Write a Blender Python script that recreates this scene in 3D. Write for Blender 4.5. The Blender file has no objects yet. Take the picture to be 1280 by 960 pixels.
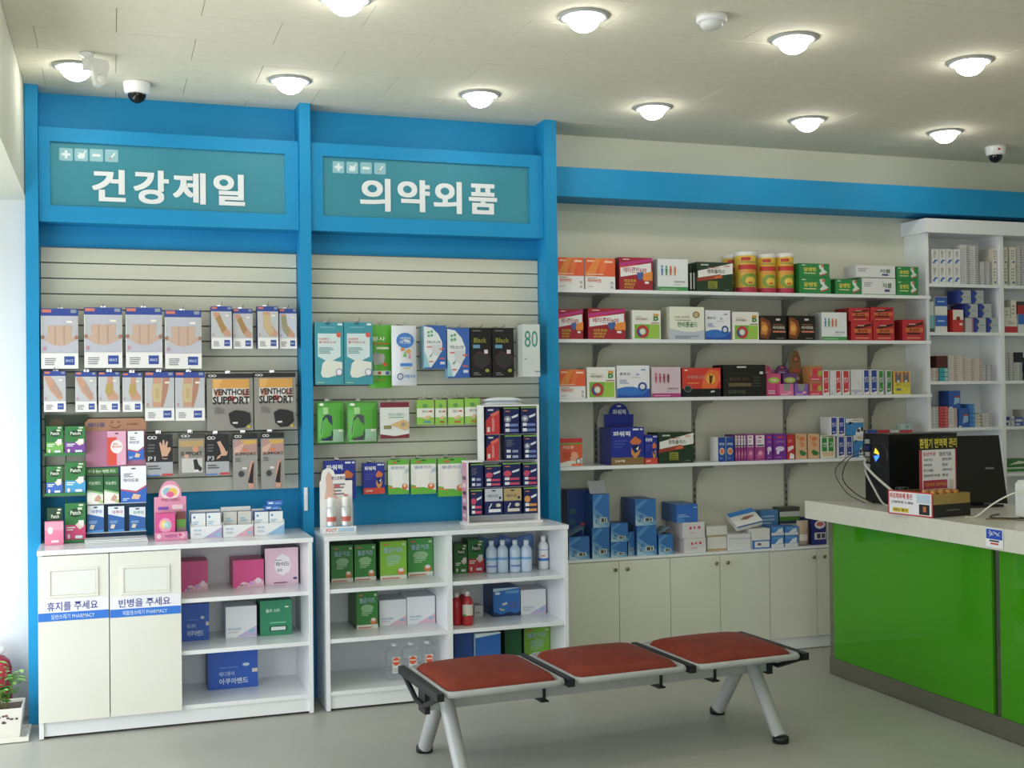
import bpy, math, random
from mathutils import Vector, Matrix
random.seed(11)
SC = bpy.context.scene
COL = SC.collection

# ------------------------------------------------------------------ camera
FPX, YAW, PITCH, ROLL, EYE = 1468.67, 0.328787, 0.0109412, -0.0120918, 1.55
_f = Vector((math.sin(YAW)*math.cos(PITCH), math.cos(YAW)*math.cos(PITCH), math.sin(PITCH)))
_r0 = Vector((math.cos(YAW), -math.sin(YAW), 0)); _u0 = _r0.cross(_f)
_r = math.cos(ROLL)*_r0 + math.sin(ROLL)*_u0
_u = -math.sin(ROLL)*_r0 + math.cos(ROLL)*_u0
cam = bpy.data.objects.new('camera', bpy.data.cameras.new('camera'))
cam.data.sensor_width = 36; cam.data.lens = FPX/1280*36; cam.data.clip_start = 0.05
cam.matrix_world = Matrix(((_r.x, _u.x, -_f.x, 0), (_r.y, _u.y, -_f.y, 0), (_r.z, _u.z, -_f.z, EYE), (0, 0, 0, 1)))
COL.objects.link(cam); SC.camera = cam

# ------------------------------------------------------------------ light
vs = SC.view_settings
vs.view_transform = 'Standard'; vs.look = 'None'; vs.gamma = 1; vs.use_curve_mapping = False
vs.exposure = 0.0
w = bpy.data.worlds.new('daylight_sky'); SC.world = w; w.use_nodes = True
bg = w.node_tree.nodes['Background']
bg.inputs[0].default_value = (0.80, 0.90, 1.0, 1); bg.inputs[1].default_value = 0.9

def area(name, loc, rot, sx, sy, watt, colr):
    l = bpy.data.lights.new(name, 'AREA'); l.shape = 'RECTANGLE'; l.size = sx; l.size_y = sy
    l.energy = watt; l.color = colr
    o = bpy.data.objects.new(name, l); o.location = loc; o.rotation_euler = rot; COL.objects.link(o)
    return o
# daylight entering the window in the left wall, and the shop front behind the photographer
area('window_daylight', (-1.32, 4.2, 0.95), (0, -math.pi/2, 0), 1.6, 3.6, 66, (0.96, 0.99, 1.0))
area('shopfront_daylight', (0.4, -1.38, 1.45), (math.pi/2, 0, 0), 2.9, 2.5, 45, (0.97, 1.0, 0.99))

# ------------------------------------------------------------------ survey helper
def U(px, py, ax, v):
    """Point of the room on the plane ax = v that was sighted at photo pixel (px, py)."""
    d = _r*((px-640)/FPX) - _u*((py-480)/FPX) + _f
    i = 'xyz'.index(ax); c = Vector((0, 0, EYE))
    return c + d*((v-c[i])/d[i])

# ------------------------------------------------------------------ materials
def lin(h):
    h = h.lstrip('#'); out = []
    for i in (0, 2, 4):
        c = int(h[i:i+2], 16)/255
        out.append(c/12.92 if c <= .04045 else ((c+.055)/1.055)**2.4)
    return (*out, 1)
_M = {}
def mat(h, rough=.45, metal=0, spec=.5, trans=0, alpha=1, emit=0, coat=0):
    k = (h, rough, metal, spec, trans, alpha, emit, coat)
    if k in _M: return _M[k]
    m = bpy.data.materials.new('paint_'+h.strip('#')); m.use_nodes = True
    b = m.node_tree.nodes['Principled BSDF']
    c = lin(h); g = .3*c[0]+.6*c[1]+.1*c[2]; c = tuple(.9*v+.1*g for v in c[:3])+(1,)     # every colour greyed slightly, haze put into the colour for a duller look
    b.inputs['Base Color'].default_value = c; b.inputs['Roughness'].default_value = rough
    b.inputs['Metallic'].default_value = metal; b.inputs['Specular IOR Level'].default_value = spec
    b.inputs['Transmission Weight'].default_value = trans; b.inputs['Alpha'].default_value = alpha
    b.inputs['Coat Weight'].default_value = coat
    if emit:
        b.inputs['Emission Color'].default_value = lin(h); b.inputs['Emission Strength'].default_value = emit
    _M[k] = m; return m
def noisy(name, c1, c2, scale, rough=.5, bump=0, detail=4, spec=.5, stretch=(1, 1, 1), r2=None):
    """colour mottled between two tones by a noise in object space, with fine relief"""
    m = bpy.data.materials.new(name); m.use_nodes = True; nt = m.node_tree
    b = nt.nodes['Principled BSDF']; b.inputs['Roughness'].default_value = rough; b.inputs['Specular IOR Level'].default_value = spec
    tc = nt.nodes.new('ShaderNodeTexCoord'); mp = nt.nodes.new('ShaderNodeMapping'); mp.inputs['Scale'].default_value = stretch
    nt.links.new(tc.outputs['Object'], mp.inputs['Vector'])
    n = nt.nodes.new('ShaderNodeTexNoise'); n.inputs['Scale'].default_value = scale; n.inputs['Detail'].default_value = detail
    nt.links.new(mp.outputs['Vector'], n.inputs['Vector'])
    cr = nt.nodes.new('ShaderNodeValToRGB'); cr.color_ramp.elements[0].position = .3; cr.color_ramp.elements[1].position = .7
    cr.color_ramp.elements[0].color = lin(c1); cr.color_ramp.elements[1].color = lin(c2)
    nt.links.new(n.outputs['Fac'], cr.inputs['Fac']); nt.links.new(cr.outputs['Color'], b.inputs['Base Color'])
    if r2 is not None:
        mr = nt.nodes.new('ShaderNodeMapRange'); mr.inputs['To Min'].default_value = rough; mr.inputs['To Max'].default_value = r2
        nt.links.new(n.outputs['Fac'], mr.inputs['Value']); nt.links.new(mr.outputs['Result'], b.inputs['Roughness'])
    if bump:
        n2 = nt.nodes.new('ShaderNodeTexNoise'); n2.inputs['Scale'].default_value = scale*6; n2.inputs['Detail'].default_value = 3
        nt.links.new(mp.outputs['Vector'], n2.inputs['Vector'])
        bp = nt.nodes.new('ShaderNodeBump'); bp.inputs['Strength'].default_value = bump; bp.inputs['Distance'].default_value = .004
        nt.links.new(n2.outputs['Fac'], bp.inputs['Height']); nt.links.new(bp.outputs['Normal'], b.inputs['Normal'])
    return m
WALL = noisy('white_wall_paint', 'd9d9c6', 'dedecd', 2.5, .75, .05)
WALLW = noisy('reveal_paint', 'e8e8e2', 'efefec', 2, .7, .03)
CEIL = noisy('fissured_ceiling_board', 'e4dfc9', 'ebe6d2', 14, .9, .25, 6, .2, (1, 1.6, 1))
CEILB = mat('#8f8b7c', .9)
FLOOR = noisy('grey_vinyl_floor', 'a2a29a', 'b0b0a7', 1.6, .34, .06, 8, .45, r2=.5)
BLUE = noisy('blue_laminate', '1d8dc2', '2293c8', 3, .55, .02, spec=.25)
TEAL = noisy('teal_sign_film', '2f8799', '358c9e', 3, .5, 0)
LAM = noisy('white_laminate', 'e9edf0', 'eff2f4', 3, .22, .01)
CREAM = noisy('cream_laminate', 'e4e5da', 'e9e9e0', 3, .35, .01)
DOORM = noisy('pale_cabinet_laminate', 'dcdecf', 'e2e4d6', 3, .4, .01)
SLAT = noisy('grey_cream_slat_laminate', 'c9c9b8', 'cfcfbf', 4, .4, .01, stretch=(.3, 1, 4))
GREEN = noisy('green_back_painted_glass', '3d8d10', '419212', 2, .06, 0)
STEEL = mat('#8b8a7c', .35, .8)
CHROME = mat('#d8d8d8', .15, 1)
SILVER = noisy('silver_powder_coat', 'a9adac', 'b2b5b4', 12, .32, .03)
BLACKP = mat('#15171a', .4)
SEATM = noisy('russet_vinyl', '74291a', '843420', 14, .5, .35, 6, .3)
STONE = noisy('pale_stone_worktop', 'd6d5c6', 'dcdbce', 30, .25, .01)
WHITEM = mat('#eeeeee', .4)

# ------------------------------------------------------------------ mesh builder
_TX = {}
def textmesh(s, bold, res=2):
    k = (s, bold, res)
    if k not in _TX:
        cu = bpy.data.curves.new('lettering', 'FONT'); cu.body = s; cu.resolution_u = res; cu.offset = bold
        o = bpy.data.objects.new('lettering', cu)
        me = bpy.data.meshes.new_from_object(o)
        vs_ = [v.co.copy() for v in me.vertices]; fs = [tuple(p.vertices) for p in me.polygons]
        bpy.data.objects.remove(o); bpy.data.meshes.remove(me); bpy.data.curves.remove(cu)
        x0 = min(v.x for v in vs_); x1 = max(v.x for v in vs_); y0 = min(v.y for v in vs_); y1 = max(v.y for v in vs_)
        _TX[k] = ([((v.x-x0)/(x1-x0), (v.y-y0)/(y1-y0)) for v in vs_], fs)
    return _TX[k]
class MB:
    def __init__(s): s.v = []; s.f = []; s.m = []; s.mats = []; s.sm = []
    def mi(s, m):
        if isinstance(m, str): m = mat(m)
        if m not in s.mats: s.mats.append(m)
        return s.mats.index(m)
    def add(s, vs, fs, m, smooth=False):
        o = len(s.v); s.v += [tuple(q) for q in vs]; k = s.mi(m)
        for f in fs: s.f.append(tuple(i+o for i in f)); s.m.append(k); s.sm.append(smooth)
    def box(s, x0, y0, z0, x1, y1, z1, m, mtop=None, mside=None):
        v = [(x0,y0,z0),(x1,y0,z0),(x1,y1,z0),(x0,y1,z0),(x0,y0,z1),(x1,y0,z1),(x1,y1,z1),(x0,y1,z1)]
        s.add(v, [(0,1,5,4),(2,3,7,6),(3,2,1,0)], m)
        s.add(v, [(4,5,6,7)], mtop or m); s.add(v, [(1,2,6,5),(3,0,4,7)], mside or m)
    def prism(s, pts, y0, y1, m, mside=None):
        """polygon given in (x, z), extruded from y0 (front) to y1"""
        n = len(pts)
        v = [(x, y0, z) for x, z in pts]+[(x, y1, z) for x, z in pts]
        a = sum(pts[i][0]*pts[(i+1)%n][1]-pts[(i+1)%n][0]*pts[i][1] for i in range(n))
        fr = tuple(range(n)) if a > 0 else tuple(range(n))[::-1]
        s.add(v, [fr, tuple(i+n for i in fr[::-1])], m)
        s.add(v, [(i, i+n, (i+1)%n+n, (i+1)%n) if a > 0 else (i, (i+1)%n, (i+1)%n+n, i+n) for i in range(n)][::1], mside or m)
    def slab(s, pts, z0, z1, m, mtop=None):
        """polygon given in (x, y) counter-clockwise, extruded upward"""
        n = len(pts); v = [(x, y, z0) for x, y in pts]+[(x, y, z1) for x, y in pts]
        s.add(v, [tuple(range(n))[::-1]]+[(i, (i+1)%n, (i+1)%n+n, i+n) for i in range(n)], m)
        s.add(v, [tuple(range(n, 2*n))], mtop or m)
    def lathe(s, prof, c, m, seg=20, axis='z', smooth=True, a0=0, a1=2*math.pi):
        full = abs(a1-a0-2*math.pi) < 1e-6; n = seg if full else seg+1
        v = []; ring = []
        for r, h in prof:
            for i in range(n):
                t = a0+(a1-a0)*i/seg; p = (r*math.cos(t), r*math.sin(t), h)
                if axis == 'x': p = (p[2], p[0], p[1])
                if axis == 'y': p = (p[0], p[2], p[1])
                v.append((c[0]+p[0], c[1]+p[1], c[2]+p[2]))
        f = []
        for j in range(len(prof)-1):
            for i in range(seg):
                k = (i+1) % n
                q = (j*n+i, j*n+k, (j+1)*n+k, (j+1)*n+i)
                f.append(q if axis != 'y' else q[::-1])
        s.add(v, f, m, smooth)
    def tube(s, pts, r, m, seg=10, cap=True, r2=None):
        pts = [Vector(p) for p in pts]; v = []; n = len(pts); up = Vector((0.13, 0.21, 1)).normalized()
        for i, p in enumerate(pts):
            d = (pts[min(i+1, n-1)]-pts[max(i-1, 0)]).normalized()
            a = d.cross(up)
            if a.length < .05: a = d.cross(Vector((1, 0, 0)))
            a.normalize(); b = a.cross(d)
            rr = r if r2 is None else r+(r2-r)*i/(n-1)
            v += [p+rr*(math.cos(2*math.pi*k/seg)*a+math.sin(2*math.pi*k/seg)*b) for k in range(seg)]
        f = [(i*seg+k, (i+1)*seg+k, (i+1)*seg+(k+1)%seg, i*seg+(k+1)%seg) for i in range(n-1) for k in range(seg)]
        s.add(v, f, m, True)
        if cap: s.add(v, [tuple(range(seg)), tuple(range((n-1)*seg, n*seg))[::-1]], m)
    def text(s, t, x0, z0, x1, z1, y, m, bold=.012, res=2):
        v, f = textmesh(t, bold, res)
        s.add([(x0+a*(x1-x0), y, z0+b*(z1-z0)) for a, b in v], f, m)
    def build(s, name, parent=None, loc=(0, 0, 0), rz=0, bevel=0, xf=None):
        me = bpy.data.meshes.new(name); me.from_pydata(s.v, [], s.f)
        for m in s.mats: me.materials.append(m)
        me.polygons.foreach_set('material_index', s.m); me.polygons.foreach_set('use_smooth', s.sm)
        me.update()
        o = bpy.data.objects.new(name, me); COL.objects.link(o)
        o.location = loc; o.rotation_euler = (0, 0, rz)
        if parent: o.parent = parent
        if bevel:
            b = o.modifiers.new('bevel', 'BEVEL'); b.width = bevel; b.segments = 2; b.limit_method = 'ANGLE'
        return o
def tag(o, label, cat, group=None):
    o['label'] = label; o['category'] = cat
    if group: o['group'] = group
    return o
def struct(o, label=None, cat=None):
    o['kind'] = 'structure'
    if label: o['label'] = label
    if cat: o['category'] = cat
    return o
def thing(name, label, cat, loc, rz=0, group=None):
    o = bpy.data.objects.new(name, None); o.empty_display_size = .05; COL.objects.link(o)
    o.location = loc; o.rotation_euler = (0, 0, rz)
    return tag(o, label, cat, group)
def B(name, x0, y0, z0, x1, y1, z1, m, parent=None, bevel=0, org=None):
    """one box part, given in room coordinates; parents sit unrotated at their location"""
    q = MB(); o = parent.location if parent else Vector((0, 0, 0))
    if parent and parent.parent: o = parent.location+parent.parent.location
    q.box(x0-o.x, y0-o.y, z0-o.z, x1-o.x, y1-o.y, z1-o.z, m)
    return q.build(name, parent, bevel=bevel)

# ------------------------------------------------------------------ printed fronts
def paint(q, x0, z0, x1, z1, y, design, step=.0006, sub=1):
    """flat print on a front face: rectangles, polygons, discs, rings, lettering, rows of fine print"""
    W, H = x1-x0, z1-z0
    X = lambda u: x0+u*W
    Z = lambda v: z0+v*H
    for i, d in enumerate(design):
        yy = y-step*(1+i*.6); k = d[0]
        if k == 'r' and sub > 1:
            for a in range(sub):
                for b in range(sub):
                    ua, ub = d[1]+(d[3]-d[1])*a/sub, d[1]+(d[3]-d[1])*(a+1)/sub
                    va, vb = d[2]+(d[4]-d[2])*b/sub, d[2]+(d[4]-d[2])*(b+1)/sub
                    q.add([(X(ua),yy,Z(va)),(X(ub),yy,Z(va)),(X(ub),yy,Z(vb)),(X(ua),yy,Z(vb))], [(0,1,2,3)], d[5])
        elif k == 'r': q.add([(X(d[1]),yy,Z(d[2])),(X(d[3]),yy,Z(d[2])),(X(d[3]),yy,Z(d[4])),(X(d[1]),yy,Z(d[4]))], [(0,1,2,3)], d[5])
        elif k == 'p':
            p = d[1]; n = len(p)
            a = sum(p[j][0]*p[(j+1)%n][1]-p[(j+1)%n][0]*p[j][1] for j in range(n))
            if a < 0: p = p[::-1]
            q.add([(X(u), yy, Z(v)) for u, v in p], [tuple(range(n))], d[2])
        elif k == 'e':
            n = 16; q.add([(X(d[1]+d[3]*math.cos(t*2*math.pi/n)), yy, Z(d[2]+d[4]*math.sin(t*2*math.pi/n))) for t in range(n)], [tuple(range(n))], d[5])
        elif k == 'g':
            n = 16; v = []
            for sc in (1, d[5]): v += [(X(d[1]+sc*d[3]*math.cos(t*2*math.pi/n)), yy, Z(d[2]+sc*d[4]*math.sin(t*2*math.pi/n))) for t in range(n)]
            q.add(v, [(t, (t+1)%n, (t+1)%n+n, t+n) for t in range(n)], d[6])
        elif k == 't': q.text(d[1], X(d[2]), Z(d[3]), X(d[4]), Z(d[5]), yy, d[6], d[7] if len(d) > 7 else .012)
        elif k == 'l':
            rr = random.Random(len(design)*7+i); n = d[5]; h = (d[4]-d[2])/n
            for j in range(n):
                e = d[1]+(d[3]-d[1])*rr.uniform(.6, 1); b = d[2]+h*j
                q.add([(X(d[1]),yy,Z(b)),(X(e),yy,Z(b)),(X(e),yy,Z(b+h*.5)),(X(d[1]),yy,Z(b+h*.5))], [(0,1,2,3)], d[6])
def span(rect, Y):
    x0, y0, x1, y1 = rect; xm, ym = (x0+x1)/2, (y0+y1)/2
    return U(x0, ym, 'y', Y).x, U(x1, ym, 'y', Y).x, U(xm, y1, 'y', Y).z, U(xm, y0, 'y', Y).z
def carton(name, label, rect, Y, dep, des, zb=None, cat='box', group=None, rz=0, dims=None):
    """a printed carton; rect is the sighting of its front face, Y the plane of that face, des = (base colour, side colour, print)"""
    base, side, pr = des
    if dims: xa, xb, za, zt = dims
    else: xa, xb, za, zt = span(rect, Y)
    if zb is not None: zt = zb+max(.01, zt-zb) ; za = zb
    W, H = xb-xa, zt-za; q = MB(); g = .0008
    q.box(-W/2+g, 0, 0, W/2-g, dep, H, mat(base, .4), mat(side, .4), mat(side, .4))
    paint(q, -W/2+g, 0, W/2-g, H, 0, pr)
    o = q.build(name, None, ((xa+xb)/2, Y, za+.0006), rz)
    return tag(o, label, cat, group)
def pouch(name, label, rect, Y, dep, des, cat='packet', group=None, zb=None):
    """a soft sealed bag: pillowed front and back, crimped top and bottom"""
    base, side, pr = des; xa, xb, za, zt = span(rect, Y)
    if zb is not None: za = zb
    W, H = xb-xa, zt-za; q = MB(); nx, nz = 6, 8; v = []
    def bulge(u, w): return dep/2*(max(0, 1-(2*u-1)**4)*max(0, 1-(2*w-1)**4))**.7
    for sgn in (-1, 1):
        for j in range(nz+1):
            for i in range(nx+1):
                u, w = i/nx, j/nz; v.append((-W/2+W*u, dep/2+sgn*(bulge(u, w)+.0008), H*w))
    n = (nx+1)*(nz+1); f = []
    for j in range(nz):
        for i in range(nx):
            a = j*(nx+1)+i; f.append((a, a+1, a+nx+2, a+nx+1)); f.append((a+n+nx+1, a+n+nx+2, a+n+1, a+n))
    q.add(v, f, mat(base, .28), True)
    # print follows the belly of the bag
    q2 = MB(); paint(q2, -W/2, 0, W/2, H, 0, pr, .0012, 6)
    vv = []
    for x, y, z in q2.v:
        u, w = min(1, max(0, (x+W/2)/W)), min(1, max(0, z/H))
        vv.append((x, dep/2-bulge(u, w)-.0022+y, z))
    o_ = len(q.v); q.v += vv
    for ff, mm in zip(q2.f, q2.m): q.f.append(tuple(k+o_ for k in ff)); q.m.append(q.mi(q2.mats[mm])); q.sm.append(False)
    o = q.build(name, None, ((xa+xb)/2, Y, za+.0006))
    return tag(o, label, cat, group)

# ================================================================== the room
ZC, YW, XL = 3.094, 6.45, -0.39
YB = 6.28                      # face of the blue back panels behind the slats
struct(B('floor', -1.42, -1.5, -.08, 6.9, YW+.15, 0, FLOOR))
ceil = struct(B('ceiling', -1.42, -1.5, ZC+.012, 6.9, YW+.15, ZC+.12, CEILB))
# ceiling boards, laid in running bond
TX, TY = .645, .3235
tile_cache = {}
for r in range(-5, 7):
    ya, yb = 4.52+TY*r, 4.52+TY*(r+1)
    yb = min(yb, YW)
    if yb-ya < .02: continue
    off = 1.0 if r % 2 == 0 else 1.3225
    for c in range(-3, 10):
        xa, xb = off+TX*c, off+TX*(c+1)
        xa, xb = max(xa, XL), min(xb, 6.8)
        if xb-xa < .03: continue
        g = .0011; k = (round(xb-xa, 3), round(yb-ya, 3))
        if k not in tile_cache:
            q = MB(); a, b = (xb-xa)/2-g, (yb-ya)/2-g; ch = .0004
            v = [(-a+ch,-b+ch,0),(a-ch,-b+ch,0),(a-ch,b-ch,0),(-a+ch,b-ch,0),(-a,-b,ch),(a,-b,ch),(a,b,ch),(-a,b,ch),(-a,-b,.012),(a,-b,.012),(a,b,.012),(-a,b,.012)]
            q.add(v, [(3,2,1,0),(8,9,10,11)]+[(i,(i+1)%4,(i+1)%4+4,i+4) for i in range(4)]+[(i+4,(i+1)%4+4,(i+1)%4+8,i+8) for i in range(4)], CEIL)
            o = q.build('tile', ceil); tile_cache[k] = o.data
        else:
            o = bpy.data.objects.new('tile', tile_cache[k]); COL.objects.link(o); o.parent = ceil
        o.location = ((xa+xb)/2, (ya+yb)/2, ZC+random.uniform(-.0004, .0004))
q = MB(); q.box(XL, -1.5, ZC, 6.9, 4.52-5*TY-.002, ZC+.0118, CEIL); q.build('tile_field', ceil)['kind'] = 'stuff'
struct(B('wall_back', -1.42, YW, 0, 6.9, YW+.15, ZC, WALL))
struct(B('wall_right', 6.75, -1.5, 0, 6.9, YW, ZC, WALL))
q = MB()                                            # shop front wall behind the photographer, with a wide opening
q.box(-1.42, -1.5, 0, -1.05, -1.36, ZC, WALL); q.box(1.9, -1.5, 0, 6.75, -1.36, ZC, WALL); q.box(-1.05, -1.5, 2.75, 1.9, -1.36, ZC, WALL)
struct(q.build('wall_front'))
q = MB()                                            # left wall: deep header over the window bay, and the outer wall around the window
q.box(-1.42, -1.36, 2.555, XL, YW, ZC+.012, WALL); q.box(-1.42, -1.36, 0, XL, 2.0, 2.555, WALL)
q.box(-1.42, 2.0, 0, -1.30, YW, .12, WALLW); q.box(-1.42, 2.0, 2.48, -1.30, YW, 2.555, WALLW); q.box(-1.42, 6.1, .12, -1.30, YW, 2.48, WALLW)
struct(q.build('wall_left'))
struct(B('trim_7', -1.30, 6.30, 0, XL+.004, YW, 2.555, WALLW), None)   # return of the window bay
wn = bpy.data.objects.new('window_1', None); COL.objects.link(wn); wn.location = (-1.36, 4.05, 1.3); struct(wn)
for a in (2.0, 3.36, 4.72, 6.06): B('window_frame', -1.39, a, .12, -1.33, a+.04, 2.48, SILVER, wn)
for z in (.12, 2.44): B('window_frame', -1.385, 2.04, z, -1.335, 6.06, z+.04, SILVER, wn)

# blue fixture frame: posts, back panels and the beam along the wall
POSTS = [(-.387, -.328), (.936, .993), (2.296, 2.366)]
for i, (a, b) in enumerate(POSTS):
    struct(B('trim_%d' % (i+1), a, 6.12, 0, b, YW, ZC, BLUE, bevel=.002))
BAYS = [(-.328, .936), (.993, 2.296)]
for i, (a, b) in enumerate(BAYS):
    struct(B('trim_%d' % (i+4), a, YB, 0, b, YW, ZC, BLUE))
struct(B('trim_6', 2.366, 6.22, 2.688, 6.75, YW, 2.857, BLUE, bevel=.002))

# slatted display panels
for i, (a, b) in enumerate(BAYS):
    t = thing('slatwall', ['pale slatted display panel hung with support braces', 'pale slatted display panel hung with masks and bandage packs'][i], 'display panel', ((a+b)/2, YB, 1.08))
    B('backing', a+.003, YB-.008, 1.08, b-.003, YB-.0005, 2.325, mat('#8d8d80', .6), t)
    me = None
    for k in range(16):
        z = 1.0815+k*.0777
        if me is None:
            o = B('slat', a+.003, YB-.03, z, b-.003, YB-.0085, z+.0715, SLAT, t, bevel=.0025); me = o.data; z0 = z
        else:
            o = bpy.data.objects.new('slat', me); COL.objects.link(o); o.parent = t; o.location = (0, 0, z-z0)
            m_ = o.modifiers.new('bevel', 'BEVEL'); m_.width = .0025; m_.segments = 2

# sign boards with raised lettering
def icon_tile(q, cx, cz, s, kind, y):
    pale, wht = mat('#8fc3cd', .5), mat('#e4eef0', .5)
    n = 12; pts = []
    for k in range(4):
        sx, sz = [(1, 1), (-1, 1), (-1, -1), (1, -1)][k]
        for j in range(4):
            t = math.pi/2*k+j*math.pi/6; pts.append((cx+sx*(s-.006)+.006*math.cos(t), cz+sz*(s-.006)+.006*math.sin(t)))
    q.prism(pts, y-.001, y, pale)
    y -= .0016
    P = lambda p: q.prism([(cx+s*a, cz+s*b) for a, b in p], y-.0005, y, wht)
    if kind == 0: P([(-.2,-.65),(.2,-.65),(.2,-.2),(.65,-.2),(.65,.2),(.2,.2),(.2,.65),(-.2,.65),(-.2,.2),(-.65,.2),(-.65,-.2),(-.2,-.2)])
    if kind == 1: P([(-.6,.35),(-.35,.1),(-.6,-.2),(-.4,-.6),(.4,-.6),(.6,-.1),(.5,.2),(.75,.65),(.6,.7),(.3,.25)])
    if kind == 2: P([(-.65,-.1),(-.55,-.22),(.55,-.22),(.65,-.1),(.65,.05),(.55,.2),(-.55,.2),(-.65,.05)])
    if kind == 3:
        P([(-.15,-.2),(.35,.45),(.6,.55),(.55,.25),(.05,-.38)])
        q.prism([(cx+s*a, cz+s*b) for a, b in [(-.2,-.25),(.05,-.42),(-.3,-.62),(-.42,-.5)]], y-.0005, y, mat('#c98f8f', .5))
SIGNS = [((-.275, .865), '건강제일', [(115, 212, 157, 252), (167, 213, 211, 255), (216, 216, 257, 255), (267, 218, 306, 257)], 'teal sign board with raised white letters above the support braces'),
         ((1.062, 2.216), '의약외품', [(450, 223, 488, 264), (497, 225, 537, 265), (542, 227, 577, 267), (586, 230, 621, 268)], 'teal sign board with raised white letters above the masks and bandage packs')]
for i, (a, b) in enumerate(BAYS):
    (pa, pb), txt, rc, lab = SIGNS[i]
    t = thing('sign_board', lab, 'sign', ((a+b)/2, 6.15, 2.434))
    o = t.location; z0, z1, pz0, pz1 = 2.434, 2.897, 2.514, 2.829
    q = MB()
    for x0, x1, za, zb in ((a+.002, b-.002, z0, pz0), (a+.002, b-.002, pz1, z1), (a+.002, pa, pz0, pz1), (pb, b-.002, pz0, pz1)):
        q.box(x0-o.x, 0, za-o.z, x1-o.x, .128, zb-o.z, BLUE)
    q.build('frame', t)
    pn = B('panel', pa, 6.163, pz0, pb, 6.18, pz1, TEAL, t)
    for j, ch in enumerate(txt):
        xa, xb, za, zb = span(rc[j], 6.162)
        q = MB()
        for k, (dx, dz) in enumerate(((-.0035, -.002), (.0035, -.002), (-.0035, .002), (.0035, .002), (0, 0))):
            q.text(ch, xa+.003-o.x+dx, za+.002-o.z+dz, xb-.003-o.x+dx, zb-.002-o.z+dz, .0105-.0003*k, mat('#e6ebec', .4), .016, 8)
        l = q.build('letter', t)
        sd = l.modifiers.new('thickness', 'SOLIDIFY'); sd.thickness = .003; sd.offset = 0
    cx0 = [82.5, 423][i]; cyp = [193, 209][i]
    for j in range(4):
        c = U(cx0+j*[19, 17.3][i], cyp+j*.6, 'y', 6.162)
        q = MB(); icon_tile(q, c.x-o.x, c.z-o.z, .031, j, .012); q.build('icon_tile', t)

# ================================================================== ceiling fittings
LIGHTM = mat('#fffdf6', .5, emit=27)
def downlight(x, y, label):
    t = thing('ceiling_light', label, 'ceiling light', (x, y, ZC-.001), 0, 'frosted dome lights in the ceiling')
    q = MB(); q.lathe([(.062, 0), (.104, 0), (.102, -.006), (.088, -.011), (.074, -.006), (.07, 0)], (0, 0, 0), SILVER, 28); q.build('trim_ring', t)
    q = MB(); q.lathe([(.069, -.002)]+[(.069*math.cos(a*math.pi/14), -.004-.062*math.sin(a*math.pi/14)) for a in range(0, 7)]+[(.001, -.066)], (0, 0, 0), LIGHTM, 24); q.build('dome', t)
LROWS = [[(-.142, 5.74), (.829, 5.70), (1.791, 5.70), (2.761, 5.70), (3.734, 5.72), (4.705, 5.76)], [(-.14, 4.45), (.865, 4.47), (1.828, 4.40), (2.821, 4.42), (3.815, 4.49), (4.8, 4.5)]]
LWORD = [('half behind the motion detector', 'above the post between the sign boards', 'above the mask sign board', 'above the canisters on the top wall shelf', 'above the computer tower end of the counter', 'above the tall medicine cabinet'),
         ('out from the motion detector, away from the signs', 'a step out from the middle blue post', 'over the waiting bench, beside the smoke detector', 'over the floor between bench and counter', 'over the middle of the service counter', 'over the staff side of the service counter')]
for row, where in zip(LROWS, ('row of ceiling lights along the display wall', 'row of ceiling lights farther out from the display wall')):
    for k, (x, y) in enumerate(row): downlight(x, y, 'frosted dome light '+LWORD[0 if 'along' in where else 1][k])
for y in (3.15, 1.85, .55):  # unseen repeats of the dome lamps, added for the light they give the room
    for x in (.85, 2.82, 4.8): downlight(x, y, 'unseen frosted dome light added for room light over the open floor behind the bench')
def dome_camera(x, y, label, dot):
    t = thing('security_camera', label, 'camera', (x, y, ZC-.001))
    q = MB(); q.lathe([(.001, 0), (.062, 0), (.064, -.008), (.058, -.05), (.05, -.056), (.001, -.056)], (0, 0, 0), WHITEM, 24); h = q.build('housing', t)
    q = MB(); q.lathe([(.043, -.057)]+[(.043*math.cos(a*math.pi/12), -.057-.043*math.sin(a*math.pi/12)) for a in range(1, 6)]+[(.001, -.1)], (0, 0, 0), mat('#101214', .08), 20); q.build('dome', t)
    if dot:
        q = MB(); q.box(-.007, -.0005, -.006, .007, .001, .006, mat('#d02030')); d = q.build('red_dot', h, (-.022, -.0585, -.026), -.35)
dome_camera(.129, 5.95, 'white dome security camera on the ceiling beside the motion detector', False)
dome_camera(5.30, 6.02, 'white dome security camera with a red dot on the ceiling above the tall medicine cabinet', True)
t = thing('smoke_detector', 'round white two-tier smoke detector on the ceiling', 'smoke detector', (2.329, 4.25, ZC-.001))
q = MB(); q.lathe([(.001, 0), (.062, 0), (.063, -.02), (.055, -.028), (.001, -.028)], (0, 0, 0), WHITEM, 24); q.build('base', t)
q = MB(); q.lathe([(.046, -.0285), (.046, -.04), (.038, -.05), (.001, -.053)], (0, 0, 0), mat('#e2e2dc', .4), 24); q.build('sensor_cap', t)
t = thing('motion_detector', 'white tilted motion detector on a ceiling bracket', 'motion detector', (-.06, 5.50, ZC-.001))
q = MB(); q.lathe([(.001, 0), (.03, 0), (.03, -.012), (.012, -.02), (.01, -.05), (.001, -.05)], (-.03, 0, 0), WHITEM, 16); q.box(-.05, -.014, -.075, -.005, .014, -.03, WHITEM); q.build('bracket', t)
q = MB(); pr = [(-.035, -.028), (.04, -.032), (.046, -.06), (.03, -.135), (.012, -.148), (-.014, -.142), (-.03, -.06)]
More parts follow.
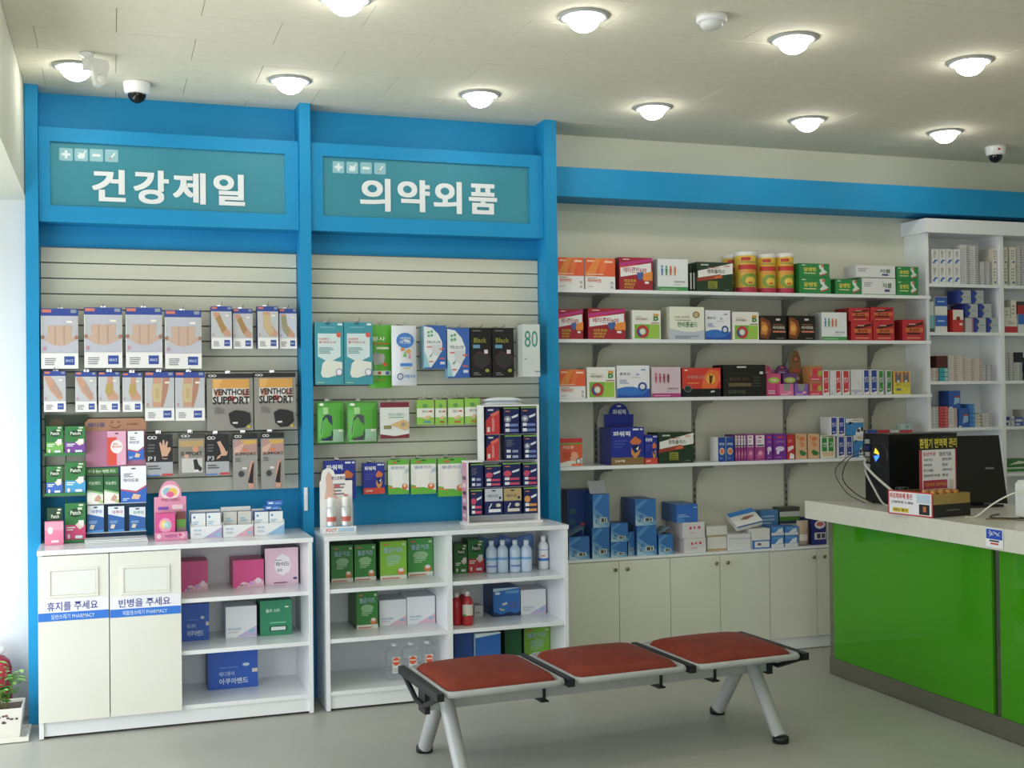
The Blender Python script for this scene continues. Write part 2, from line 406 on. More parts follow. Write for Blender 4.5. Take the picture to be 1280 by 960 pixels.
q.prism(pr, -.03, .014, mat('#e6e6e0', .35)); bd = q.build('body', t, (.012, 0, 0), .3, bevel=.006)
q = MB(); q.lathe([(.018*math.cos(a*math.pi/12), -.031-.008*math.sin(a*math.pi/12)) for a in range(0, 7)], (.006, 0, -.115), mat('#f2f2ee', .3), 14, 'y'); q.build('lens', bd)

# ================================================================== low cabinets on the left
YC = 5.82
def lowcab(x0, x1, label, divs):
    t = thing('display_cabinet', label, 'cabinet', ((x0+x1)/2, YC, 0))
    B('top', x0-.004, YC-.006, .845, x1+.004, YB-.004 if x0 > 0 else YB-.004, .868, LAM, t, .002)
    for a, b in ((x0, x0+.02), (x1-.02, x1)): B('side_panel', a, YC, .004, b, YB-.005, .845, LAM, t, .001)
    B('back_panel', x0+.02, YB-.012, .004, x1-.02, YB-.005, .845, LAM, t)
    B('bottom_shelf', x0+.02, YC+.002, .078, x1-.02, YB-.012, .098, LAM, t)
    B('plinth', x0+.02, YC+.012, .012, x1-.02, YC+.03, .078, LAM, t)
    for a, b in divs: B('divider', a, YC+.002, .098, b, YB-.012, .845, LAM, t)
    return t
cab1 = lowcab(-.325, .933, 'low white cabinet with two labelled bin doors and three open shelves', [(.290, .308)])
Z1 = [.098, .357, .604]                              # shelf tops
for z in Z1[1:]: B('shelf', .308, YC+.004, z-.02, .913, YB-.012, z, LAM, cab1)
cab2 = lowcab(.997, 2.288, 'low white cabinet with six open shelf compartments under the mask display', [(1.621, 1.65)])
for a, b in ((1.017, 1.621), (1.65, 2.268)):
    for z in Z1[1:]: B('shelf', a, YC+.004, z-.02, b, YB-.012, z, LAM, cab2)
for (a, b, big, small, fr) in ((-.325, -.018, '휴지를 주세요', '일반쓰레기 PHARMACY', (61, 710, 122, 746)), (-.014, .306, '빈병을 주세요', '재활용쓰레기 PHARMACY', (152, 706, 212, 742))):
    d = B('door', a, YC-.0205, .082, b, YC-.001, .842, CREAM, cab1, .0015)
    o = cab1.location; yf = YC-.0205-o.y
    xa, xb, za, zb = span(fr, YC-.02)
    q = MB(); xm, zm = (xa+xb)/2-o.x, (za+zb)/2-o.z; hw, hh = .108, .066
    for k in range(2):
        e = .010
        for u0, u1, w0, w1 in ((-hw, hw, hh-e, hh), (-hw, hw, -hh, -hh+e), (-hw, -hw+e, -hh+e, hh-e), (hw-e, hw, -hh+e, hh-e)):
            q.box(xm+u0, yf-.006, zm+w0, xm+u1, yf-.0004, zm+w1, CREAM)
        break
    q.build('flap_frame', d, bevel=.0015)
    q = MB(); q.box(xm-hw+.012, yf-.003, zm-hh+.012, xm+hw-.012, yf-.0004, zm+hh-.012, mat('#e6e9e2', .3)); q.build('flap', d)
    q = MB(); xc = -.17 if a < -.1 else .145; zs, zb0, zb1 = [U(*p_, 'y', YC-.02).z for p_ in (((90, 748), (90, 764.5), (90, 775)) if a < -.1 else ((181, 744), (181, 759.5), (181, 769.5)))]
    x0_, x1_ = a-o.x+.001, b-o.x-.001
    q.box(x0_, yf-.0012, zb1, x1_, yf-.0004, zs, mat('#eeeef6', .4)); q.box(x0_, yf-.0018, zb1, x1_, yf-.0004, zb0, mat('#1f78e0', .4))
    q.text(big, x0_+.038, zb0+.007, x1_-.048, zs-.012, yf-.002, mat('#3a3f9a', .5), .012)
    q.text(small, x0_+.055, zb1+.008, x1_-.062, zb0-.008, yf-.0024, mat('#cfe2ff', .5), .008); q.build('door_sticker', d)

# ================================================================== wall cabinets, shelves
YK = 6.19
t = thing('base_cabinet', 'long low pale cabinet run with brass-knobbed doors under the wall shelves', 'cabinet', (3.4, YK, 0))
XE = 4.92
B('top', 2.37, YK-.012, .607, XE, YW-.002, .622, LAM, t, .002)
B('carcass', 2.372, YK+.004, .075, XE, YW-.003, .607, DOORM, t)
B('plinth', 2.372, YK+.008, .004, XE, YK+.03, .075, LAM, t)
xs = [2.378, 2.74, 3.064, 3.388, 3.722, 4.05, 4.38, 4.72]
bk = mat('#8a8358', .3, .8)
for k in range(7):
    d = B('door', xs[k]+.002, YK-.014, .078, xs[k+1]-.002, YK+.0035, .603, DOORM, t, .001)
    kx = xs[k+1]-.03 if k % 2 == 0 else xs[k]+.045
    q = MB(); q.lathe([(.004, 0), (.004, -.012), (.011, -.016), (.011, -.021), (.001, -.023)], (kx-3.4, -.0145, .557), bk, 12, 'y'); q.build('knob', d)
# slotted uprights and bracketed shelves
UPX = [U(x, 450, 'y', YW).x for x in (742.5, 865, 979, 1085.5)]
for x in UPX:
    q = MB(); q.box(-.010, -.012, 0, .010, -.0005, 1.62, mat('#9b9b92', .35, .7))
    for k in range(40): q.box(-.004, -.0135, .02+k*.04, .004, -.0118, .042+k*.04, mat('#3a3a38', .5))
    tag(q.build('shelf_upright', None, (x, YW, .66)), 'slotted metal shelf upright on the wall, '+('nearest the third blue post', 'second from the third blue post', 'second from the tall cabinet', 'nearest the tall cabinet')[UPX.index(x)], 'shelf upright', 'metal uprights carrying the wall shelves')
ZS = [2.158, 1.873, 1.536, 1.150]                    # shelf tops
YS = 6.18
names = ['top', 'second', 'third', 'lowest']
for z, nm in zip(ZS, names):
    t = thing('wall_shelf', 'long white wall shelf on metal brackets, the %s of four' % nm, 'shelf', (3.64, YS, z))
    B('board', 2.369, YS, z-.02, 4.918, YW-.014, z, LAM, t, .0015)
    for x in UPX:
        q = MB(); ya, yb = 0.02, YW-.0135-YS
        v = [(ya, -.0205), (yb, -.0205), (yb, -.15), (yb-.02, -.13), (yb-.05, -.07), (yb-.11, -.045), (ya, -.034)]
        n = len(v); vv = [(x-3.64-.003, a, b) for a, b in v]+[(x-3.64+.003, a, b) for a, b in v]
        q.add(vv, [tuple(range(n)), tuple(range(n, 2*n))[::-1]]+[(i, i+n, (i+1)%n+n, (i+1)%n) for i in range(n)], mat('#8f8f86', .4, .5)); q.build('bracket', t)

# tall white medicine cabinet
CX0, CX1, YT = 4.925, 6.72, 6.235
t = tall = thing('medicine_cabinet', 'tall white open-fronted medicine cabinet packed with stacked boxes', 'cabinet', (5.8, YT, 0))
B('crown', CX0-.02, YT-.03, 2.565, CX1, YW-.002, 2.655, LAM, t, .003)
DV = [CX0, 5.51, 6.10, CX1-.03]
B('side_panel', CX0, YT, 0, CX0+.025, YW-.002, 2.565, LAM, t); B('side_panel', CX1-.025, YT, 0, CX1, YW-.002, 2.565, LAM, t)
for x in DV[1:3]: B('divider', x, YT+.001, .08, x+.03, YW-.012, 2.565, LAM, t)
B('back_panel', CX0+.025, YW-.012, 0, CX1-.025, YW-.003, 2.565, LAM, t)
ZT = [2.243, 1.932, 1.617, 1.317, 1.010, .70, .39, .08]
for a, b in ((CX0+.025, 5.51), (5.54, 6.10), (6.13, CX1-.025)):
    for z in ZT: B('shelf', a, YT+.002, z-.02, b, YW-.012, z, LAM, t)

# ================================================================== waiting bench
BX, BY, BR = 2.075, 4.80, math.radians(3.2)
t = bench = thing('waiting_bench', 'three-seat bench with russet vinyl cushions on silver inverted-V legs', 'bench', (BX, BY, 0), BR)
LB = .862
def seat_parts(x0, x1):
    q = MB(); r = .014; z = .372; ya, yb = -.262, .262; c = .03
    loop = [(x0+r, ya+c), (x0+r+c*.3, ya+c*.3), (x0+r+c, ya), (x1-r-c, ya), (x1-r-c*.3, ya+c*.3), (x1-r, ya+c), (x1-r, yb-c), (x1-r-c, yb), (x0+r+c, yb), (x0+r, yb-c), (x0+r, ya+c)]
    q.tube([(a, b, z) for a, b in loop], r, SILVER, 10, False)
    q.slab([(x0+.03, ya+.01), (x1-.03, ya+.01), (x1-.03, yb-.01), (x0+.03, yb-.01)], z-.010, z+.004, SILVER)
    fr = q.build('seat_frame', bench)
    # cushion: rounded rectangle, domed
    q = MB(); nx, ny = 18, 18; v = []; xm, hw, hh = (x0+x1)/2, (x1-x0)/2-.026, .235
    for j in range(ny+1):
        for i in range(nx+1):
            u, w = 2*i/nx-1, 2*j/ny-1
            u, w = math.sin(u*math.pi/2)*.5+u*.5, math.sin(w*math.pi/2)*.5+w*.5
            k = (abs(u)**12+abs(w)**12)**(1/12) if (u or w) else 1
            m_ = max(abs(u), abs(w)); sc = m_/k if k else 1
            h = max(0, 1-max(abs(u), abs(w))**6)**.5
            v.append((xm+hw*u*sc, hh*w*sc, z+.006+.034*h+.014*(1-u*u)*(1-w*w)))
    f = [(j*(nx+1)+i, j*(nx+1)+i+1, (j+1)*(nx+1)+i+1, (j+1)*(nx+1)+i) for j in range(ny) for i in range(nx)]
    q.add(v, f, SEATM, True)
    edge = [i for i in range(nx+1)]+[j*(nx+1)+nx for j in range(1, ny+1)]+[ny*(nx+1)+i for i in range(nx-1, -1, -1)]+[j*(nx+1) for j in range(ny-1, 0, -1)]
    q.add([v[e] for e in edge]+[(v[e][0], v[e][1], z+.0045) for e in edge], [(k, k+len(edge), (k+1)%len(edge)+len(edge), (k+1)%len(edge)) for k in range(len(edge))], SEATM, True)
    q.build('cushion', bench)
seats = [(-LB+.005, -LB+.54), (-LB+.572, -LB+1.115), (-LB+1.147, LB-.025)]
for a, b in seats: seat_parts(a, b)
for x in (-LB-.012, (seats[0][1]+seats[1][0])/2, (seats[1][1]+seats[2][0])/2, LB-.010):
    q = MB(); q.box(x-.0145, -.270, .352, x+.0145, .270, .3845, BLACKP)
    if abs(x) > .8:                                    # end supports with an open triangle
        q.tube([(x, -.24, .358), (x, -.05, .285), (x, .05, .285), (x, .24, .358)], .012, BLACKP, 8)
    else:
        q.tube([(x, -.2, .357), (x, -.05, .335)], .010, BLACKP, 8); q.tube([(x, .2, .357), (x, .05, .335)], .010, BLACKP, 8)
    q.build('seat_bracket', bench, bevel=.003)
bm_ = B('beam', -.845, -.033, .258, .80, .033, .330, SILVER, None, .004); bm_.parent = bench
for a_ in ((-.868, -.846), (.801, .826)):
    q = MB(); q.box(a_[0], -.045, .246, a_[1], .045, .338, BLACKP); q.build('end_cap', bench, bevel=.004)
for x in (-.33, .24, .52):
    q = MB(); q.box(x-.006, -.040, .246, x+.006, -.0335, .352, BLACKP); q.box(x-.018, -.046, .240, x+.018, .03, .247, BLACKP); q.build('clamp', bench)
for x in (-.775, .715):
    for s in (-1, 1):
        q = MB(); q.tube([(x, s*.015, .335), (x, s*.05, .29), (x, s*.255, .022)], .033, SILVER, 16, True, .031); lg = q.build('leg', bench)
        q = MB(); q.lathe([(.001, .028), (.035, .028), (.037, .02), (.036, .002), (.001, .002)], (x, s*.262, 0), BLACKP, 16); q.build('foot_cap', lg)

# ================================================================== service counter
CT = .945
t = counter = thing('service_counter', 'green glass-fronted service counter with a pale stone top', 'counter', (4.1, 4.3, 0))
o = t.location
q = MB(); q.slab([(a-o.x, b-o.y) for a, b in [(3.70, 2.6), (4.55, 2.6), (4.55, 5.56), (3.945, 5.56), (3.70, 5.755)]], .845, CT, STONE); q.build('worktop', t, bevel=.003)
B('core', 3.775, 2.7, .005, 4.25, 5.53, .845, mat('#6b6a60', .6), t)
B('plinth', 3.745, 2.66, .004, 3.774, 5.60, .094, STEEL, t); B('plinth', 3.774, 5.531, .004, 4.25, 5.60, .094, STEEL, t)
B('edge_strip', 3.752, 5.562, .094, 3.774, 5.60, .8445, STEEL, t)
B('glass_panel', 3.750, 4.328, .0945, 3.774, 5.560, .8445, GREEN, t, .001); B('glass_panel', 3.750, 2.9, .0945, 3.774, 4.278, .8445, GREEN, t, .001)
B('joint_strip', 3.762, 4.280, .0945, 3.774, 4.326, .8445, mat('#9a9a94', .12, 1), t)
q = MB(); q.box(-.0025, -.054, -.042, 0, .054, .042, WHITEM)
v = [(-.003, a, b) for a, b in ((.05, -.005), (-.05, -.005), (-.05, .039), (.05, .039))]; q.add(v, [(0, 1, 2, 3)], mat('#1e50c0'))
for pts in ([(.03, .006), (.0, .03), (-.02, .012), (-.034, .03)], [(.034, .022), (.01, .012), (-.01, .026), (-.036, .012)], [(.03, .032), (.012, .02)]):
    q.tube([(-.0032, a, b) for a, b in pts], .0016, WHITEM, 5)
for a, b, c in ((.03, -.03, -.016), (.024, -.026, -.028)): q.add([(-.003, a, c), (-.003, b, c), (-.003, b, c+.007), (-.003, a, c+.007)], [(0, 1, 2, 3)], '#333333' if c > -.02 else '#d03030')
tag(q.build('payment_sticker', None, (3.6975, 4.244, .898)), 'blue and white payment sticker on the edge of the counter top', 'sticker')

# computer tower, back towards the customers
t = thing('computer_tower', 'black computer tower on the counter, rear fan glowing blue', 'computer', (3.945, 5.313, CT+.001))
q = MB(); q.box(0, 0, .008, .44, .215, .378, mat('#0b0c0e', .35)); q.build('case', t, bevel=.004)
q = MB(); q.box(-.0015, .002, .03, -.0005, .150, .37, mat('#15161a', .5)); q.build('rear_plate', t)
q = MB(); q.lathe([(.058, 0), (.062, -.006), (.066, 0)], (-.002, .075, .265), mat('#222428', .4), 24, 'x'); fan = q.build('fan', t)
for k in range(7):
    a = k*2*math.pi/7; q = MB()
    v = [(-.003, .075+.012*math.cos(a), .265+.012*math.sin(a)), (-.003, .075+.056*math.cos(a+.15), .265+.056*math.sin(a+.15)), (-.004, .075+.056*math.cos(a+.75), .265+.056*math.sin(a+.75)), (-.004, .075+.014*math.cos(a+.9), .265+.014*math.sin(a+.9))]
    lit = {6: ('#2f6bff', 2.5), 0: ('#d8c020', 1)}.get(k)
    q.add(v, [(0, 1, 2, 3), (3, 2, 1, 0)], mat(lit[0], .4, emit=lit[1]) if lit else mat('#1d1f24', .3)); q.build('blade', fan)
q = MB()
for k, (z, c) in enumerate(((.335, '#8c9a92'), (.30, '#22306a'), (.265, '#9a9a90'), (.235, '#777770'), (.20, '#b0b0a8'))): q.box(-.008, .168, z-.012, -.0005, .205, z+.012, mat(c, .4))
q.build('port_block', t)
q = MB()
for k in range(2): q.box(.02, .02+.16*k, 0, .42, .035+.16*k, .008, BLACKP)
q.build('foot_rail', t)
def cable(pts, r, h, label, grp=None):
    P = [Vector(p) for p in pts]; out = []
    for i in range(len(P)-1):
        p0, p1, p2, p3 = P[max(i-1, 0)], P[i], P[i+1], P[min(i+2, len(P)-1)]
        for k in range(6):
            s = k/6; out.append(.5*((2*p1)+(p2-p0)*s+(2*p0-5*p1+4*p2-p3)*s*s+(3*p1-p0-3*p2+p3)*s**3))
    out.append(P[-1]); q = MB(); q.tube(out, r, mat(h, .5), 7); return tag(q.build('cable', None), label, 'cable', grp)
zt = CT+.007
cable([(3.935, 5.50, CT+.20), (3.90, 5.46, CT+.17), (3.905, 5.40, CT+.09), (3.91, 5.32, zt), (3.92, 5.24, zt)], .006, '#b9b9ae', 'grey cable falling from the low port of the computer tower')
cable([(3.930, 5.50, CT+.235), (3.89, 5.45, CT+.21), (3.88, 5.34, CT+.15), (3.90, 5.2, CT+.07), (3.92, 5.08, zt)], .007, '#c4c4b8', 'thick pale grey cable looping down from the computer tower')
cable([(3.935, 5.51, CT+.265), (3.88, 5.58, CT+.24), (3.86, 5.62, CT+.13), (3.88, 5.53, CT+.05), (3.91, 5.40, zt-.004)], .003, '#1b1b1b', 'thin black cable bulging out beside the computer tower')
cable([(3.935, 5.51, CT+.30), (3.87, 5.60, CT+.24), (3.84, 5.66, CT+.16), (3.86, 5.58, CT+.05), (3.89, 5.46, zt-.004)], .0025, '#2a2a30', 'thinnest dark cable looping farthest out from the computer tower')

# countertop drink display
t = thing('drink_display', 'open cardboard drink display tray with a tall price card on the counter', 'display stand', (3.714, 4.675, CT+.001), math.radians(9))
GOLD = mat('#a98c42', .35, .3)
q = MB(); q.box(0, 0, 0, .255, .285, .004, mat('#222222'))
for a in ((0, 0, .255, .004), (0, .281, .255, .285), (0, 0, .004, .285), (.251, 0, .255, .285)): q.box(a[0], a[1], .004, a[2], a[3], .062, mat('#141312', .4)); q.box(a[0], a[1], .062, a[2], a[3], .112, GOLD)
q.box(.09, -.0006, .03, .18, 0, .034, mat('#77777a', .5)); q.build('tray', t)
q = MB()                                              # printed front, facing the customers
def cf(y0, z0, y1, z1, h, k): q.add([(-.0012-.0006*k, y0, z0), (-.0012-.0006*k, y1, z0), (-.0012-.0006*k, y1, z1), (-.0012-.0006*k, y0, z1)], [(3, 2, 1, 0)], h)
q.box(-.001, 0, 0, 0, .285, .118, mat('#c8202c'))
cf(.008, .006, .277, .112, '#e9e9ec', 0)
def cft(s, y0, z0, y1, z1, h, b=.015):
    v, f = textmesh(s, b); q.add([(-.003, y0+a*(y1-y0), z0+c*(z1-z0)) for a, c in v], f, h)
cft('피로회복에 좋은', .272, .078, .125, .106, '#d22a34'); cft('간편하게 드세요', .262, .055, .12, .068, '#222222', .01)
cf(.15, .012, .255, .034, '#e3c81e', 1); cft('1박스 특가', .248, .015, .158, .031, '#222222', .01); cf(.02, .01, .085, .06, '#1c1c1c', 1); cf(.015, .066, .1, .108, '#b8cfe0', 1); cf(.04, .024, .06, .05, '#c26a2a', 2)
q.build('printed_front', t)
q = MB(); CW = .225
q.box(.03, .150, .10, .03+CW, .154, .375, mat('#b81e38'))
def pf(x0, z0, x1, z1, h, k=0): q.add([(.03+x0, .149-.0005*k, z0), (.03+x1, .149-.0005*k, z0), (.03+x1, .149-.0005*k, z1), (.03+x0, .149-.0005*k, z1)], [(0, 1, 2, 3)], h)
pf(.012, .118, CW-.008, .318, '#e6e6ea'); pf(-.006, .318, CW+.006, .382, '#15140c', 1)
q.text('환절기 면역력 관리', .028, .326, .032+CW, .374, .1475, mat('#e8d81c', .5), .02)
q.text('임산부용', .048, .288, .125, .308, .148, mat('#d23040')); q.text('갱년기용', .145, .284, .222, .306, .148, mat('#55304a'))
for k in range(4): q.text(['아르기닌', '비타민', '마그네슘', '멀티비타민 미네랄'][k], .052, .262-.026*k, [.105, .10, .11, .15][k], .276-.026*k, .148, mat('#333333')); q.text(['콜라겐 젤리', '칼슘', '오메가쓰리', '홍삼'][k], .165, .262-.026*k, [.225, .2, .225, .2][k], .276-.026*k, .148, mat('#333333'))
pf(.018, .125, .165, .168, '#b3204a', 1); q.text('지금 바로 상담하세요', .055, .137, .19, .156, .1475, mat('#e7b032')); pf(.178, .118, .206, .165, '#d8c4b8', 1)

q.v = [((x-.03)*1.12+.055, y-.022, z) for x, y, z in q.v]
q.build('price_card', t)
for k in range(8):
    i, j = k % 4, k // 4
    q = MB(); q.lathe([(.001, 0), (.02, 0), (.02, .07), (.012, .085), (.012, .09)], (0, 0, 0), mat('#5a2a10', .2), 14); q.lathe([(.0165, .088), (.0175, .092), (.0175, .116), (.014, .121), (.001, .121)], (0, 0, 0), mat('#c88a3a', .3, .6), 14)
    a = math.radians(9); lx, ly = .045+.05*i, .04+.05*j
    tag(q.build('drink_bottle', None, (3.714+lx*math.cos(a)-ly*math.sin(a), 4.675+lx*math.sin(a)+ly*math.cos(a), CT+.0056)), 'gold-capped tonic bottle in the counter tray, %s row, %s' % (('front', 'card-side')[j], ('by the printed front', 'second from the printed front', 'third from the printed front', 'farthest from the printed front')[i]), 'bottle', 'gold-capped bottles in the counter display tray')
q = MB(); q.lathe([(.001, 0), (.03, 0), (.03, .085), (.034, .09), (.034, .118), (.028, .124), (.001, .124)], (0, 0, 0), mat('#1c1f22', .12), 18)
tag(q.build('jar', None, (3.81, 5.03, CT+.001)), 'short dark jar with a glossy lid behind the drink display', 'jar')
# monitor seen from behind
t = thing('monitor', 'black monitor turned away, its back seen beside the drink display', 'monitor', (4.285, 5.04, CT+.001), math.radians(-6))
q = MB(); q.prism([(-.2, .04), (.165, .012), (.118, .372), (-.2, .372)], -.02, .02, mat('#0d0e10', .35)); q.build('screen', t, bevel=.004)
q = MB(); q.box(-.14, -.05, 0, .12, .10, .012, BLACKP); q.box(-.05, .02, .012, .05, .04, .12, BLACKP); q.build('stand', t)
q = MB()
q.text('HYUNSUNG', .03, .20, .085, .212, -.0215, mat('#8d9096', .4)) if False else q.box(.035, -.0215, .196, .085, -.0205, .206, mat('#70747a', .4)); q.build('badge', t)
t = thing('receipt_printer', 'white receipt printer at the far side of the counter top', 'printer', (4.155, 4.45, CT+.001))
q = MB(); q.prism([(-.075, .004), (.085, .004), (.085, .15), (.05, .178), (-.055, .178), (-.075, .16)], -.09, .09, mat('#d9dcd8', .35)); q.build('body', t, bevel=.005)
q = MB(); q.box(-.05, -.092, .10, .06, -.0905, .112, mat('#2a2a2a')); q.build('paper_slot', t)
q = MB(); q.box(-.06, -.085, 0, .07, .085, .004, BLACKP); q.build('foot_pad', t)
cable([(4.075, 4.46, CT+.13), (4.02, 4.49, CT+.12), (3.96, 4.55, CT+.07), (3.90, 4.60, zt), (3.84, 4.60, zt)], .004, '#d8d8cc', 'white cable curving down from the receipt printer to the counter')
cable([(4.05, 4.40, zt), (4.0, 4.46, zt), (3.93, 4.52, zt), (3.99, 4.60, zt), (4.07, 4.64, zt)], .0035, '#1a1a1a', 'black cable lying curled on the counter by the receipt printer')
cable([(4.07, 4.33, zt), (3.99, 4.36, zt), (3.94, 4.44, zt), (3.87, 4.50, zt)], .003, '#6b5a28', 'brownish cable lying on the counter by the receipt printer')

# ================================================================== plant and fire extinguisher in the window bay
t = thing('potted_plant', 'green leafy plant in a white square pot on a saucer beside the blue post', 'potted plant', (-.505, 5.93, 0), 0)
PW = mat('#eceae0', .3)
q = MB(); q.slab([(-.125, -.105), (.125, -.105), (.125, .105), (-.125, .105)], .001, .008, PW)
for a in ((-.135, -.115, .135, -.105), (-.135, .105, .135, .115), (-.135, -.105, -.125, .105), (.125, -.105, .135, .105)): q.box(a[0], a[1], .003, a[2], a[3], .024, PW)
q.build('saucer', t, bevel=.003)
q = MB(); v = []
for z, s in ((.009, .088), (.155, .102), (.155, .094), (.14, .093)): v += [(-s*1.08, -s, z), (s*1.08, -s, z), (s*1.08, s, z), (-s*1.08, s, z)]
q.add(v, [(3, 2, 1, 0)]+[(r*4+i, r*4+(i+1)%4, r*4+4+(i+1)%4, r*4+4+i) for r in range(3) for i in range(4)], PW); pot = q.build('pot', t, bevel=.002)
q = MB(); rr = random.Random(3)
for k in range(16):
    cx, cz = rr.uniform(-.07, .085), rr.uniform(.09, .128); n = 7
    q.add([(cx+.007*math.cos(a*2*math.pi/n), -.0885-.014*(cz/.155)-.0012, cz+.005*math.sin(a*2*math.pi/n)) for a in range(n)], [tuple(range(n))], '#5b4350' if k % 3 else '#7a5a62')
q.build('painted_motif', pot)
q = MB(); q.add([(-.098, -.09, .138), (.098, -.09, .138), (.098, .09, .138), (-.098, .09, .138)], [(0, 1, 2, 3)], '#4a3626'); q.build('soil', t)
lf = [mat('#4f9a2c', .45), mat('#6fb43c', .45), mat('#3c7d24', .45), mat('#8fc05a', .45)]
for k in range(13):
    a = rr.uniform(0, 6.28); rad = rr.uniform(.02, .085); h = rr.uniform(.09, .2); bx, by = rad*.5*math.cos(a), rad*.5*math.sin(a)
    tip = (bx+rad*math.cos(a), min(by+rad*math.sin(a), .09), .14+h); mid = ((bx+tip[0])/2, (by+tip[1])/2, .14+h*.6)
    q = MB(); q.tube([(bx, by, .138), mid, tip], .0025, mat('#6a7a30', .6), 5); st = q.build('stem', t)
    for j in range(9):
        s = .35+.65*j/8; p = Vector(mid)*(1-(s-.5)*2)+Vector(tip)*((s-.5)*2) if s > .5 else Vector((bx, by, .138)).lerp(Vector(mid), s*2)
        an = rr.uniform(0, 6.28); L = rr.uniform(.034, .055); d = Vector((math.cos(an), math.sin(an), rr.uniform(-.25, .35))).normalized(); sd = d.cross(Vector((0, 0, 1))).normalized()*L*.28; nz = Vector((0, 0, L*.12))
        q = MB(); q.add([p, p+d*L*.35+sd+nz, p+d*L*.75+sd*.7+nz, p+d*L, p+d*L*.75-sd*.7+nz, p+d*L*.35-sd+nz, p+d*L*.5], [(0, 1, 6), (1, 2, 6), (2, 3, 6), (3, 4, 6), (4, 5, 6), (5, 0, 6)], lf[rr.randrange(4)], True); q.build('leaf', st)
t = thing('fire_extinguisher', 'red fire extinguisher standing on the floor behind the potted plant', 'fire extinguisher', (-.545, 6.19, 0))
RED = mat('#b3182c', .25)
q = MB(); q.lathe([(.001, .002), (.07, .002), (.078, .012), (.08, .03), (.08, .27), (.07, .305), (.045, .328), (.025, .335), (.025, .35), (.001, .35)], (0, 0, 0), RED, 28); q.build('cylinder', t)
q = MB(); q.lathe([(.022, .35), (.022, .375), (.012, .38), (.001, .38)], (0, 0, 0), CHROME, 14); q.box(-.012, -.05, .376, .012, .055, .386, BLACKP); q.box(-.010, -.06, .40, .010, .04, .408, BLACKP); q.build('valve', t)
q = MB(); q.lathe([(.020, 0), (.022, -.008), (.001, -.009)], (.03, -.022, .362), mat('#e8e8e8', .2), 16, 'y'); q.build('gauge', t)
q = MB(); q.tube([(-.02, 0, .365), (-.07, -.01, .35), (-.098, -.02, .28), (-.096, -.02, .16), (-.092, -.015, .06)], .010, BLACKP, 8); q.build('hose', t)
# small white plate on the side of the middle post
q = MB(); q.box(-.009, -.007, -.06, .009, 0, .06, mat('#e8eef0', .35)); q.box(-.004, -.0085, -.02, .004, -.007, .02, mat('#dfe5e6', .3))
c = U(375.5, 624, 'y', 6.119); tag(q.build('switch_plate', None, (.950, 6.1195, c.z), bevel=.001), 'narrow white plate on the front of the middle blue post', 'switch plate')

# ================================================================== goods: printed fronts
def hook(label, x, z, y0, grp):
    q = MB(); q.tube([(0, 0, 0), (0, y0-6.25+.004, .002), (0, y0-6.25-.022, .004), (0, y0-6.25-.03, .016)], .0022, CHROME, 6); q.box(-.012, -.003, -.012, .012, 0, .012, CHROME)
    return tag(q.build('display_hook', None, (x, 6.2495, z)), label, 'hook', grp)
def hang(kind, label, rect, des, dep=.045, Y=6.13, short=None, group=None, name='packet', cat='packet'):
    short = label.split(' with')[0].split(' hung')[0] if short.startswith('a ') else short
    f = carton if kind == 'c' else pouch
    o = f(name, label, rect, Y, dep, des, cat=cat, group=group)
    xa, xb, za, zt = span(rect, Y)
    full = 'chrome hook holding the '+label.replace(',', '')
    hook(full if len(full.split()) <= 16 else 'chrome hook holding '+short, (xa+xb)/2, zt+.004, Y+.002, 'chrome hooks on the slatted panels')
    return o
W_ = '#eceef0'
